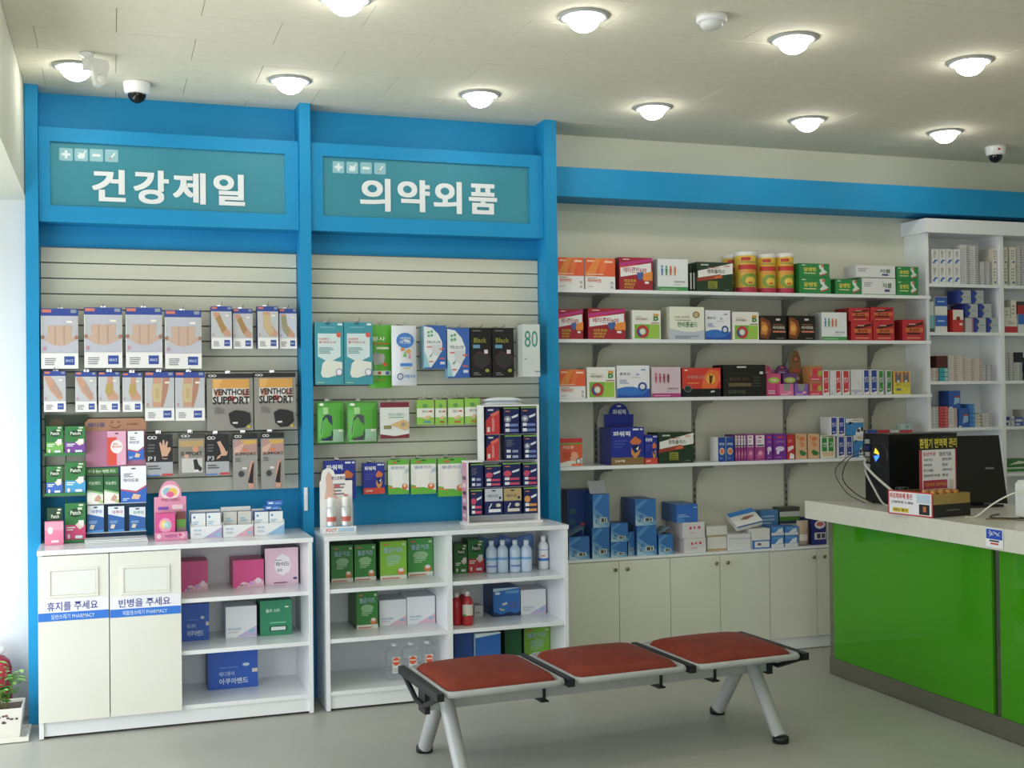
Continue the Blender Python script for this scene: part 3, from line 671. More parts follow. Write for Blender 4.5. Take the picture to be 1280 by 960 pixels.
def brace(part, big=False):
    """brace carton: blue header with a red tag, a photo area, a white foot with a blue square"""
    skin, sk2, tan = '#c8977c', '#b47f66', '#c2a57c'
    d = [('r', 0, .88, 1, 1, '#26459c'), ('r', .03, .935, .28, .985, '#d8745a'), ('r', .80, .93, .95, .985, '#8d97a5'), ('r', .02, .26, .98, .88, '#bfc1c4' if not big else '#bdbecb')]
    if big == 'w': d += []
    if part == 'waist': d += [('p', [(.06,.88),(.14,.72),(.12,.5),(.05,.5),(.02,.7),(.02,.88)], '#b9bcbc'), ('p', [(.94,.88),(.86,.72),(.88,.5),(.95,.5),(.98,.7),(.98,.88)], '#b9bcbc'),
                              ('p', [(.17,.72),(.84,.72),(.82,.55),(.93,.48),(.7,.40),(.5,.375),(.3,.40),(.08,.48),(.18,.55)], '#c8a994'), ('r', .36, .40, .40, .71, '#b9987f'), ('r', .60, .40, .64, .71, '#b9987f'),
                              ('e', .05, .52, .05, .035, '#a9745c'), ('e', .95, .52, .05, .035, '#a9745c')]
    if part == 'wrist': d += [('p', [(.02,.86),(.3,.88),(.55,.62),(.9,.34),(.7,.28),(.3,.5)], skin), ('p', [(.30,.62),(.48,.74),(.85,.42),(.66,.34)], '#b89480'), ('e', .3, .72, .17, .1, skin)]
    if part == 'ankle': d += [('p', [(.42,.88),(.68,.88),(.7,.55),(.95,.38),(.9,.3),(.45,.3),(.32,.5),(.4,.7)], skin), ('p', [(.38,.72),(.66,.72),(.68,.48),(.5,.38),(.3,.5)], '#b79a50')]
    if part == 'knee': d += [('p', [(.28,.88),(.56,.88),(.6,.6),(.52,.28),(.26,.28),(.24,.6)], skin), ('p', [(.6,.88),(.85,.88),(.75,.55),(.62,.28),(.53,.28),(.6,.6)], sk2), ('p', [(.26,.76),(.58,.76),(.56,.38),(.28,.38)], '#c9b483'), ('r', .36, .46, .48, .66, '#bda672')]
    if part == 'arm': d += [('p', [(.05,.86),(.36,.86),(.6,.6),(.96,.36),(.92,.28),(.62,.3),(.35,.55)], skin), ('p', [(.2,.72),(.42,.8),(.72,.46),(.52,.36)], '#a98345')]
    if part == 'elbow': d += [('p', [(.25,.86),(.58,.86),(.62,.6),(.98,.36),(.9,.28),(.55,.3),(.28,.5)], skin), ('p', [(.26,.80),(.58,.80),(.62,.58),(.8,.42),(.6,.3),(.34,.46)], '#c9b080')]
    if part == 'elbow2': d += [('r', .02, .26, .98, .88, '#c4c9dc'), ('p', [(.1,.86),(.4,.86),(.45,.6),(.9,.36),(.86,.28),(.45,.3),(.15,.5)], skin), ('p', [(.1,.80),(.4,.80),(.45,.58),(.6,.42),(.45,.3),(.18,.46)], '#9a9a70')]
    d += [('r', 0, 0, 1, .258, '#ecebe8'), ('r', .62, .06, .9, .205, '#24489f'), ('t', 'BRACE', .66, .11, .86, .155, '#c5d0ea'), ('l', .1, .06, .42, .19, 4, '#8a8a8e'), ('r', .68, .76, .84, .80, '#f0e6d8'), ('r', .05, .30, .12, .36, '#c88f9a')]
    return ('#e9eaea', '#2c4aa0', d)
def thigh():
    return ('#8f8c84', '#6d6a63', [('r', 0, .92, 1, 1, '#1a1a1a'), ('g', .08, .96, .05, .02, .6, '#e8e8e8'), ('g', .16, .96, .05, .02, .6, '#e8e8e8'), ('r', .12, .74, .92, .90, '#d99a3a'), ('p', [(.14,.9),(.34,.9),(.25,.75),(.14,.74)], '#e3ac55'), ('r', .12, .50, .92, .74, '#d9d7d2'), ('e', .25, .66, .1, .07, '#c98d78'), ('e', .83, .66, .1, .07, '#c98d78'), ('e', .52, .56, .09, .05, '#d23a34'),
      ('t', 'VENTHOLE', .14, .62, .92, .73, '#1d1d1d', .03), ('t', 'SUPPORT', .12, .46, .92, .60, '#1d1d1d', .035), ('l', .16, .30, .4, .42, 4, '#6f6d68'), ('p', [(.46,.30),(.6,.36),(.8,.34),(.93,.3),(.95,.14),(.8,.05),(.62,.04),(.5,.12)], '#191919'), ('r', .55, .12, .66, .15, '#d8d8d8'), ('r', .86, .04, .93, .09, '#c8b22a')])
def wristP(n):
    return ('#101012', '#1b1b1d', [('r', 0, 0, 1, .33, '#a9acb0'), ('g', .16, .92, .10, .04, .6, '#d8d8d8'), ('g', .32, .92, .10, .04, .6, '#d8d8d8'), ('l', .08, .58, .4, .8, 3, '#5a5a5e'), ('t', n, .08, .36, .36, .47, '#c2c4c8'),
      ('p', [(.55,.62),(.5,.8),(.56,.81),(.62,.72),(.63,.86),(.69,.86),(.71,.72),(.78,.84),(.83,.81),(.79,.68),(.93,.68),(.93,.62),(.82,.5),(.8,.40),(.62,.40)] if n == 'P1' else [(.48,.82),(.62,.84),(.8,.66),(.88,.56),(.95,.60),(.9,.48),(.7,.45),(.45,.38),(.5,.45),(.66,.52),(.6,.66)], '#d2a184'), ('r', .62, .42, .82, .47, '#161616'), ('l', .08, .16, .6, .28, 2, '#55575c'), ('r', 0, 0, .5, .03, '#4a7ac8'), ('r', .6, .0, 1, .05, '#cf3038')])
def thumb():
    return ('#9a9894', '#6f6d69', [('r', 0, .9, 1, 1, '#17181a'), ('g', .15, .95, .08, .025, .6, '#dadada'), ('g', .28, .95, .08, .025, .6, '#dadada'), ('r', .05, .62, .97, .88, '#b98f86'), ('p', [(.3,.88),(.97,.88),(.97,.82),(.5,.8)], '#d9a944'), ('p', [(.05,.74),(.5,.84),(.3,.68),(.05,.62)], '#d8ab9c'), ('t', 'SUPPORT', .08, .61, .95, .66, '#222222', .02), ('e', .5, .7, .1, .03, '#dd7a4a'), ('l', .1, .50, .4, .58, 3, '#66645f'), ('p', [(.62,.02),(.62,.3),(.72,.5),(.84,.52),(.86,.2),(.84,.02)], '#cf9a84'), ('p', [(.6,.12),(.66,.24),(.8,.48),(.84,.46),(.82,.1)], '#15161a'), ('e', .33, .28, .12, .055, '#3a3c40'), ('r', .38, .36, .56, .40, '#dcdcdc')])
def ventwrist():
    return ('#8f8d86', '#6d6a63', [('r', 0, .88, 1, 1, '#3c3a36'), ('g', .2, .94, .1, .03, .6, '#d6d6d6'), ('g', .34, .94, .1, .03, .6, '#d6d6d6'), ('r', .04, .68, .96, .83, '#b99a5e'), ('r', .04, .42, .96, .68, '#8c867c'), ('t', 'SUPPORT', .08, .46, .9, .56, '#26241f', .03), ('e', .65, .62, .12, .08, '#d28d66'), ('e', .3, .45, .1, .05, '#d09a8a'), ('r', .12, .05, .92, .4, '#c6c5c0'), ('p', [(.56,.36),(.7,.38),(.76,.25),(.9,.15),(.85,.08),(.6,.1)], '#202124'), ('r', .58, .07, .76, .12, '#e0ddd6')])
def patch(c, top='#1f7a34'):
    return (top, '#2a6a38', [('r', 0, 0, 1, .42, c), ('e', .52, .74, .34, .12, '#12401e'), ('t', 'Patch', .26, .69, .78, .80, '#dfe9d8', .02), ('r', .62, .82, .84, .88, '#d8e2c0'), ('p', [(.5,.42),(.7,.30),(.92,.36),(.9,.5),(.7,.52)], '#e8d8c6'), ('r', .66, .40, .92, .54, '#efe9e2'), ('l', .08, .28, .5, .4, 2, '#eef4ee'), ('e', .18, .12, .07, .07, '#f3dce4'), ('r', .5, .06, .85, .14, '#dfe8f2'), ('r', .68, .92, .9, .97, '#cfd9c6')])
def redcross():
    return ('#e8a9c4', '#d58fae', [('r', 0, 0, .5, .82, '#e2452c'), ('e', .5, .54, .33, .2, '#f3e9ea'), ('t', '케어하이', .24, .5, .76, .58, '#d24a4a'), ('l', .3, .6, .6, .66, 2, '#c98a8a'), ('e', .5, .93, .1, .025, '#7c4a62')])
def aqua(wide=False):
    return ('#eef1f4', '#d8dee6', [('p', [(0, 0), (1, 0), (1, .42), (.6, .26), (0, .34)], '#2268cc'), ('p', [(0,.34),(.6,.26),(1,.42),(1,.47),(.6,.31),(0,.38)], '#c04a6a'), ('t', '하이드로', .1, .56, .7, .66, '#4a4c88'), ('l', .12, .7, .5, .82, 3, '#76788a'), ('p', [(.4,.1),(.7,.08),(.78,.2),(.5,.24)], '#e3c0a4'), ('e', .5, .93, .1, .02, '#55565c'), ('l', .08, .06, .35, .14, 2, '#cfe0f4')])
def aquablue(c='#2a5cb0'):
    return ('#1f66b4', '#194f90', [('p', [(0, .7), (1, .55), (1, 1), (0, 1)], '#e2ecf4'), ('t', '아쿠아', .25, .70, .9, .84, c, .02), ('l', .1, .34, .7, .46, 2, '#8fc0ea'), ('p', [(.12,.15),(.35,.12),(.45,.28),(.2,.3)], '#e2d6c2'), ('e', .5, .93, .14, .03, '#32475a'), ('p', [(0,.0),(1,0),(1,.1),(0,.06)], '#3f9ade')])
def greenfoot():
    return ('#f0efe6', '#d8dccf', [('p', [(0, .5), (1, .38), (1, 1), (0, 1)], '#1f6a36'), ('p', [(0,.44),(1,.32),(1,.38),(0,.5)], '#8cc07a'), ('t', '티눈밴드', .12, .66, .86, .78, '#d6e6c8'), ('r', 0, .94, 1, 1, '#14301c'), ('p', [(.45,.1),(.75,.06),(.88,.2),(.7,.32),(.5,.2)], '#cf9f86'), ('r', .78, .02, .98, .12, '#b8d070')])
def pinkbox():
    return ('#e24a94', '#d23a86', [('e', .5, .55, .34, .28, '#f29ac2'), ('e', .42, .58, .18, .16, '#f6d26a'), ('e', .6, .55, .16, .14, '#8fd0c8'), ('t', '밴드', .36, .5, .66, .64, '#fdf3f7', .02), ('r', 0, 0, 1, .1, '#f2b6d0')])
def mask_teal():
    return ('#2f97a8', '#237f8f', [('p', [(.1,.82),(.9,.82),(.9,.45),(.5,.36),(.1,.45)], '#cfe2e2'), ('e', .84, .80, .085, .042, '#dd5a38'), ('t', '미세먼지', .14, .71, .5, .75, '#d2503a'), ('t', '황사마스크', .14, .66, .74, .70, '#c2583c'), ('l', .14, .5, .68, .61, 4, '#6aa0a6'), ('p', [(.2,.18),(.26,.34),(.42,.41),(.7,.38),(.95,.36),(.95,.2),(.75,.15),(.45,.11),(.26,.12)], '#dfe3d8'), ('e', .84, .2, .11, .055, '#e8eaf0'), ('g', .84, .2, .12, .06, .8, '#7a5a9a'), ('r', .2, .915, .7, .925, '#8fd0d8'), ('r', .8, .95, .96, .985, '#d6ecee'), ('r', .06, .03, .32, .04, '#c0d480'), ('e', .45, .975, .08, .012, '#14505c')])
def mask_green():
    return ('#56b81e', '#48a018', [('t', '황사', .1, .74, .7, .81, '#e8f4da', .02), ('r', .1, .69, .85, .71, '#d2602c'), ('p', [(.08,.5),(.2,.56),(.65,.53),(.68,.47),(.6,.38),(.2,.36)], '#aeb0ac'), ('e', .68, .37, .11, .03, '#dd5a2a'), ('r', .06, .2, .95, .27, '#d8e2d2'), ('e', .42, .235, .08, .026, '#d2452c'), ('r', .7, .21, .85, .26, '#4a6ac0'), ('r', .2, .12, .7, .13, '#c8842a'), ('r', .3, .61, .85, .645, '#dfe8c8')])
def mask_kids():
    return ('#dfe2ea', '#c4c8d2', [('e', .52, .75, .36, .13, '#3c7fd0'), ('t', '어린이', .32, .76, .72, .81, '#e8f0f8'), ('t', '마스크', .3, .69, .74, .75, '#e8f0f8'), ('e', .4, .6, .08, .03, '#d98a3a'), ('e', .64, .57, .09, .035, '#e0a050'), ('p', [(.4,.48),(.5,.58),(.56,.47)], '#7abf5a'), ('p', [(.62,.44),(.68,.55),(.74,.45)], '#d488aa'), ('r', .3, .32, .78, .37, '#3a86d8'), ('g', .3, .15, .13, .055, .7, '#4a6a9a'), ('t', '케어', .46, .12, .9, .18, '#3a86d8'), ('r', .4, .28, .7, .295, '#c8b84a')])
def mask_blue():
    return ('#2f62b4', '#7fb0c8', [('p', [(.0,.98),(.35,.95),(.65,.8),(.82,.6),(.8,.42),(.55,.2),(.3,.03),(0,.03)], '#e2e8ea'), ('p', [(0,.03),(.25,.03),(.1,.3),(0,.4)], '#8ecad6'), ('p', [(.3,.55),(.78,.56),(.8,.4),(.6,.28),(.35,.36)], '#cdd3d6'), ('t', '마스크', .14, .58, .74, .65, '#5a626c'), ('e', .2, .84, .06, .03, '#5fae7a'), ('e', .34, .86, .06, .03, '#5fae7a'), ('e', .2, .76, .06, .03, '#5fae7a'), ('e', .34, .77, .06, .03, '#5fae7a'), ('r', .12, .49, .32, .52, '#d86a6a'), ('r', .68, .44, .92, .47, '#d8604a'), ('r', .68, .22, .92, .25, '#d8604a'), ('r', .2, .15, .4, .18, '#d8706a'), ('p', [(.2,.27),(.36,.36),(.3,.28)], '#3c8a5a'), ('r', .7, .1, .92, .16, '#c6d6f0')])
def mask_black():
    return ('#121214', '#0c0c0e', [('t', 'Black', .16, .70, .78, .80, '#8a8a2c', .02), ('r', .12, .59, .46, .66, '#5f9ab8'), ('p', [(.1,.42),(.42,.54),(.95,.42),(.95,.3),(.55,.17),(.2,.26)], '#4a1f3a'), ('p', [(.14,.4),(.42,.5),(.92,.4),(.92,.3),(.55,.2),(.22,.28)], '#2a2c2e'), ('r', .66, .48, .84, .56, '#e0cfd6'), ('e', .8, .14, .1, .035, '#9aa02a'), ('l', .14, .05, .5, .12, 2, '#7a7a7c'), ('r', .1, .93, .5, .95, '#77777a')])
def mask_80():
    return ('#d4dcda', '#c2c8c4', [('t', '80', .12, .56, .88, .88, '#3a8f86', .0), ('e', .5, .71, .001, .001, '#3a8f86'), ('r', .12, .33, .22, .35, '#4f9a90'), ('r', .7, .09, .98, .11, '#4f9a90'), ('r', .3, .24, .7, .245, '#aab4b2')])
def knee_bag(c):
    return ('#3f9a28', '#2f7c1e', [('r', .05, .04, .95, .96, '#4aa82c'), ('r', .22, .7, .4, .86, '#9fd08a'), ('p', [(.2,.6),(.34,.7),(.52,.66),(.56,.2),(.5,.08),(.18,.08),(.14,.3)], c), ('e', .18, .93, .08, .035, '#dfe8d8'), ('r', .56, .06, .94, .34, '#9dc8a8'), ('r', .74, .28, .9, .34, '#e2ecd4'), ('r', .08, .04, .94, .07, '#b8c8b0')])
def maroon():
    return ('#dde2dc', '#c2c8c2', [('r', 0, .86, 1, 1, '#7c1c38'), ('p', [(0,0),(1,0),(1,.12),(.5,.06),(0,.12)], '#7c1c38'), ('r', .3, .57, .82, .59, '#3aa078'), ('t', '파스너밴드', .28, .62, .84, .70, '#8aa8a0'), ('p', [(.36,.38),(.8,.52),(.98,.44),(.96,.24),(.85,.22),(.4,.36)], '#d8b474'), ('e', .8, .38, .08, .06, '#a89a78'), ('r', .12, .26, .38, .36, '#8a8a52')])
def greensmall(c):
    return ('#8ec63e', '#76ae2e', [('r', 0, .3, 1, .66, '#e6e8dc'), ('t', '밴드', .3, .48, .72, .58, '#6a6a62'), ('r', .72, .5, .9, .57, '#d84a3c'), ('e', .48, .76, .16, .08, '#5a9a52'), ('p', [(.3,.26),(.6,.2),(.85,.34),(.65,.38)], '#e0c08a'), ('r', .4, .08, .8, .14, c)])
def whitegreen():
    return ('#5fb82c', '#4aa020', [('p', [(0,.28),(.5,.2),(1,.1),(1,.86),(0,.86)], '#e6e7e2'), ('p', [(0,.24),(.3,.2),(.34,.16),(0,.2)], '#e07a3a'), ('r', .2, .2, .72, .72, '#f0f0ea'), ('t', '멸균거즈', .14, .73, .84, .81, '#7f9cc0'), ('e', .8, .22, .14, .09, '#dd6a2c'), ('e', .8, .25, .07, .05, '#ead0b0'), ('r', .2, .90, .4, .95, '#d8604a'), ('p', [(.8,.6),(.98,.64),(.98,.76),(.84,.72)], '#b8c4d4'), ('e', .5, .965, .1, .015, '#28501a')])
def navy(c='#2a3a8c', pts=None):
    d = [('r', .1, .92, .94, .94, '#22304e')]
    return ('#17245c', '#101a44', d)
def kioskpack(kind):
    if kind == 'red': return ('#17205a', '#101a44', [('p', [(0,0),(1,0),(1,.86),(.4,.7),(0,.5)], '#cf2a32'), ('p', [(.3,.72),(.95,.88),(.95,.76),(.5,.62)], '#e66a5a'), ('t', 'SKIN', .45, .1, .62, .6, '#f0c8c4'), ('r', .1, .08, .3, .26, '#e8dcd8'), ('r', .15, .86, .55, .92, '#d8dcea')])
    c = dict(gray='#8f96a8', pink='#d2426a', org='#e0944a', dark='#1b1c24', lav='#c4c8d4', gold='#b8a06a')[kind]
    d = [('r', 0, .955, 1, 1, '#7fb83a')]
    if kind in ('lav', 'gold'): d = [('r', 0, .52, 1, 1, c), ('t', '테이프', .15, .66, .75, .78, '#33405a'), ('e', .85, .64, .07, .06, '#25305a'), ('e', .5, .92, .12, .03, '#3a4050'), ('p', [(.2,.26),(.34,.44),(.4,.42),(.26,.24)], '#d8dae2'), ('e', .75, .36, .14, .07, '#cfc6b0'), ('r', .2, .1, .88, .22, '#d8d2c0' if kind == 'gold' else '#e2e4ea')]
    elif kind == 'dark': d += [('l', .1, .55, .6, .85, 4, '#6a6e7a'), ('r', .1, .3, .35, .42, '#dfe2e8'), ('r', .45, .3, .8, .40, '#9aa2c8'), ('r', .1, .08, .35, .2, '#dfe2e8'), ('r', .45, .08, .8, .18, '#aab2d8')]
    else: d += [('e', .26, .56, .22, .13, c), ('e', .26, .56, .1, .06, '#d8dce4' if kind == 'gray' else c), ('p', [(.5,.66),(.95,.76),(.9,.66),(.55,.58)], '#dfe4f0'), ('r', .1, .28, .36, .40, '#e8eaf0'), ('r', .36, .28, .92, .38, c if kind != 'gray' else '#6f86c8'), ('r', .1, .08, .36, .2, '#e8eaf0'), ('r', .36, .08, .92, .18, c if kind != 'gray' else '#6f86c8'), ('r', .1, .84, .4, .88, '#d87a4a')]
    return ('#15225e', '#101a44', d)
def orangebox():
    return ('#eceae8', '#dcd8d4', [('r', 0, .42, 1, 1, '#ee5a22'), ('p', [(.0,.5),(.35,1),(.55,1),(.3,.42),(0,.42)], '#f08a2c'), ('p', [(.55,1),(.8,1),(.6,.5),(.45,.5)], '#f2752a'), ('r', .06, .88, .3, .93, '#f6c9a4'), ('r', .64, .86, .92, .92, '#f6d4b8'), ('l', .04, .46, .9, .54, 1, '#f4b89a'), ('t', '케라비틴', .06, .22, .52, .34, '#e8683a'), ('l', .06, .36, .42, .39, 1, '#8a8a8a'), ('e', .88, .22, .05, .05, '#b4b8bc'), ('e', .88, .08, .05, .05, '#b4b8bc'), ('r', .06, .08, .26, .1, '#a8a8a8')])
def redbox():
    return ('#a8182e', '#7d1022', [('p', [(0,.72),(1,.90),(1,.98),(0,.82)], '#c22a8a'), ('p', [(0,.64),(.5,.74),(.5,.8),(0,.72)], '#e03028'), ('p', [(.03,.40),(.96,.56),(.96,.84),(.03,.68)], '#eceaea'), ('t', '메타콘틴600', .12, .53, .82, .70, '#b02a3c', .015), ('p', [(.72,.30),(1,.30),(1,.58),(.66,.50)], '#ef8a1e'), ('p', [(.52,.52),(.72,.56),(.72,.42),(.62,.28),(.54,.38)], '#3f66a8'), ('t', '피로회복', .14, .24, .5, .33, '#e0c030'), ('t', '체력증진', .14, .14, .46, .22, '#e0c030'), ('t', '영양공급', .14, .05, .42, .12, '#e0c030'), ('r', .1, .92, .3, .95, '#e8c8cc'), ('r', .76, .2, .88, .27, '#efe8e4')])
def people(c1='#3f9a4c', base='#e6eaea', figs=('#3f86c8', '#3f9a5a', '#d8602c', '#e07a3a'), txt='#6a6e70'):
    d = [('r', 0, 0, 1, .13, c1), ('l', .08, .04, .9, .1, 1, '#9fcfa4' if c1 == '#3f9a4c' else '#e0a0c4'), ('t', '가족비타민', .52, .25, .9, .32, txt), ('l', .5, .19, .9, .22, 1, '#a8acac')]
    for k, c in enumerate(figs):
        x = .14+k*.14; d += [('e', x, .76-.01*k, .028, .045, c), ('p', [(x-.035,.70),(x+.035,.70),(x+.02,.48),(x-.02,.48)], c)]
    return (base, '#b8bcba', d)
def herbal():
    return ('#1c3a26', '#16301f', [('p', [(.03,.45),(1,.62),(1,.98),(.03,.70)], '#e8e8e2'), ('p', [(.0,.34),(.68,.46),(.66,.6),(0,.46)], '#9a3a20'), ('p', [(.45,.44),(.72,.48),(.66,.58),(.5,.52)], '#d86a2a'), ('t', '쌍화플러스', .28, .62, .78, .76, '#3a3832'), ('t', 'NEW', .76, .84, .92, .90, '#d83a3a'), ('l', .3, .80, .7, .84, 1, '#c86a5a'), ('r', .3, .1, .56, .36, '#8a8a1c'), ('l', .32, .12, .54, .34, 3, '#5a6a20'), ('r', .1, .88, .32, .93, '#b8c4ba'), ('l', .76, .06, .96, .1, 1, '#7a8a7a')])
def greenB():
    return ('#eceae2', '#c8c6bc', [('r', .08, .03, .96, .52, '#6fb82a'), ('p', [(.55,.03),(.96,.03),(.96,.52),(.62,.52)], '#9ac83a'), ('g', .36, .27, .22, .22, .55, '#c23040'), ('p', [(.16,.33),(.2,.16),(.3,.08),(.32,.14),(.24,.24),(.24,.34)], '#2c4a9c'), ('e', .36, .27, .10, .1, '#dfe2dc'), ('t', 'B', .74, .64, .92, .88, '#3f8a34', .03), ('r', .74, .80, .92, .88, '#e0a030'), ('r', .66, .55, .96, .575, '#9a4a2a'), ('t', '비타엠골드', .12, .66, .54, .74, '#8a5a44'), ('l', .12, .78, .4, .81, 1, '#8ab07a')])
def creambox():
    return ('#e8ead6', '#cfd2be', [('p', [(0,0),(1,0),(1,.30),(.75,.24),(.4,.24),(0,.34)], '#bcc6d2'), ('t', '판비콤골드', .22, .38, .80, .54, '#1f7a52', .02), ('t', '관절 건강엔', .14, .66, .56, .71, '#7a7a66'), ('l', .16, .58, .6, .62, 1, '#8a8a76'), ('g', .76, .76, .1, .1, .72, '#8a6a2a'), ('e', .76, .76, .07, .07, '#c8b888'), ('l', .14, .04, .86, .14, 2, '#8a94a0')])
def bluewave():
    return ('#e8eaee', '#c6cad2', [('p', [(0,0),(1,0),(1,.28),(.75,.26),(.5,.34),(.25,.34),(0,.28)], '#2a74cc'), ('p', [(0,0),(1,0),(1,.26),(.8,.1),(.4,.06),(0,.1)], '#1f50b0'), ('g', .78, .34, .14, .14, .6, '#2c4a9a'), ('e', .78, .34, .07, .08, '#e2e6ee'), ('t', '콤포진', .08, .70, .40, .78, '#6a7076'), ('t', '정', .58, .69, .68, .75, '#3a5ab8'), ('l', .08, .44, .4, .58, 3, '#8a9ac0'), ('r', .74, .85, .88, .88, '#4a6ac0'), ('l', .45, .62, .82, .65, 1, '#c8a89a')])
def pinklip():
    return people('#b0307c', '#d8c0cc', ('#c04a5a', '#b8405a', '#a83048', '#7a2838'), '#7a5a68')
def redblack():
    return ('#16181f', '#101218', [('r', 0, .28, 1, 1, '#d8301e'), ('p', [(.5,.28),(.85,.28),(1,.6),(.95,.9),(.7,.95),(.55,.7)], '#ea6a1e'), ('e', .74, .62, .12, .18, '#f0b428'), ('p', [(.70,.46),(.76,.46),(.80,.76),(.74,.72),(.70,.8)], '#5a2a10'), ('t', '파워에너지', .12, .62, .58, .74, '#b89a94'), ('l', .14, .46, .5, .52, 1, '#e8a03a'), ('e', .14, .28, .1, .12, '#2a3436'), ('g', .14, .28, .1, .12, .8, '#6a7a6a'), ('r', .06, .9, .14, .94, '#f0d8d0'), ('p', [(.72,.14),(.84,.16),(.82,.22),(.74,.2)], '#d0d4da')])
def blackwide():
    return ('#141614', '#0e0f0e', [('r', .12, .31, .66, .42, '#6a5a3a'), ('t', '홍삼정 골드', .14, .5, .62, .6, '#6a3a2a'), ('r', .32, .9, .54, .95, '#c8ccd0'), ('r', .86, .7, .94, .78, '#d0d4d4'), ('l', .7, .3, .9, .66, 4, '#3f4438'), ('t', '프리미엄', .1, .08, .5, .2, '#5f6a4c'), ('r', .06, .72, .6, .74, '#2c302c')])
def blackorange():
    return ('#15130f', '#2a1a10', [('p', [(0,.1),(.3,.04),(.44,.4),(.36,.78),(.1,.94),(0,.9)], '#7a3c14'), ('p', [(.02,.25),(.24,.2),(.32,.45),(.24,.7),(.06,.78)], '#c87a20'), ('e', .16, .48, .1, .14, '#e6a838'), ('t', '아이파워', .48, .44, .92, .58, '#e4dcd2', .02), ('r', .48, .31, .96, .38, '#d87a5a'), ('r', .6, .8, .76, .88, '#d8d4cc'), ('l', .48, .62, .9, .68, 1, '#a85a30'), ('r', .62, .06, .9, .09, '#8a8478')])
def redsmall():
    return ('#c4202a', '#9a141e', [('p', [(.18,.58),(.95,.78),(.95,.9),(.18,.70)], '#3a1410'), ('r', .14, .4, .95, .62, '#d86a2a'), ('t', '홍삼톤', .3, .44, .78, .58, '#5a2a14', .02), ('r', .2, .3, .8, .38, '#3c1612'), ('l', .2, .1, .86, .22, 1, '#e08a6a'), ('r', .3, .76, .6, .8, '#e0c8c0')])
def greenrun():
    return ('#1f8a42', '#17702f', [('t', '알쎈정', .14, .44, .56, .72, '#e0d43a', .03), ('p', [(.14,.34),(.56,.34),(.5,.26),(.14,.28)], '#cfd890'), ('p', [(.64,.9),(.78,.96),(.8,.6),(.92,.4),(.72,.14),(.64,.3),(.74,.5),(.66,.66)], '#d8e2dc'), ('e', .76, .84, .05, .09, '#d86a4a'), ('r', .08, .84, .2, .9, '#d6e6d8'), ('p', [(.66,.1),(.95,.3),(.9,.34),(.66,.18)], '#c8503a')])
def whitelong():
    return ('#e2e2e2', '#c8c8c8', [('l', .05, .5, .35, .8, 3, '#9a9a9c'), ('t', '지쿨', .6, .42, .88, .72, '#2f7a4c', .02), ('r', .66, .2, .82, .34, '#4a4a94'), ('r', 0, 0, 1, .05, '#4f9a52')])
def strip(c, w=1):
    return ('#e6e6e6', '#d4d4d4', [('r', .14, .03, .88, .97, c), ('t', '연고', .24, .5, .78, .72, '#f4f0f0'), ('r', .3, .2, .7, .24, '#f0e6e6'), ('p', [(.14,.03),(.88,.03),(.88,.14),(.14,.08)], '#ece2e0')])
def plainw(c='#b0b0c8'):
    return ('#dcdcde', '#c6c6ca', [('p', [(.1,.9),(.14,.9),(.9,.3),(.86,.3)], '#d0b8bc'), ('r', .06, .1, .95, .2, c), ('r', .3, .05, .5, .09, '#8a8a90')])
def yellow2():
    return ('#ddd02a', '#b8a81e', [('r', .04, .5, .96, .98, '#e0903a'), ('r', .1, .52, .44, .96, '#6a6e70'), ('r', .56, .52, .9, .96, '#6a6e70'), ('p', [(.18,.96),(.36,.96),(.27,.78)], '#d88a5a'), ('p', [(.64,.96),(.82,.96),(.73,.78)], '#d88a5a'), ('r', .2, .52, .34, .6, '#e4e4e0'), ('r', .66, .52, .8, .6, '#e4e4e0'), ('t', '물파스', .14, .36, .46, .46, '#b88a1e'), ('r', .14, .16, .42, .26, '#6a7a9a'), ('r', .55, .3, .9, .42, '#cfbf20')])
def character(c, c2, g='#a8c23a'):
    return (c, c2, [('e', .5, .72, .42, .16, g), ('t', '키즈', .3, .66, .7, .78, '#f2ecf0', .02), ('l', .1, .1, .6, .3, 2, '#e8d0e0')])
def windowbox(c, c2):
    return (c, c2, [('p', [(.2,.98),(.8,.98),(.66,.45),(.5,.36),(.34,.45)], '#8f948e'), ('e', .7, .25, .14, .12, '#e8a0c0'), ('l', .1, .06, .6, .2, 2, '#e6c8d8')])
def yellowpink():
    return ('#cf4a52', '#b0783a', [('r', .0, .0, 1, .25, '#d83a5a'), ('e', .45, .64, .22, .22, '#d83038'), ('r', .68, .3, .98, .66, '#a8b83a'), ('r', 0, .82, 1, 1, '#b07a4a'), ('l', .1, .06, .8, .16, 1, '#f0c8c8'), ('r', .04, .3, .2, .8, '#c88a5a')])
def kidred():
    return ('#e8e4de', '#cfcac4', [('p', [(0,.14),(1,.3),(1,.86),(0,.86)], '#e0582c'), ('r', 0, .84, 1, 1, '#d02a36'), ('r', 0, .78, 1, .84, '#6aa83a'), ('e', .62, .36, .2, .16, '#f0a888'), ('e', .82, .18, .12, .1, '#e8e8e8'), ('g', .82, .18, .13, .11, .7, '#5a5a62'), ('t', '키즈텐', .1, .62, .6, .74, '#f4e6dc'), ('e', .3, .42, .2, .14, '#d24a20'), ('r', .5, .02, .98, .1, '#e8703a')])
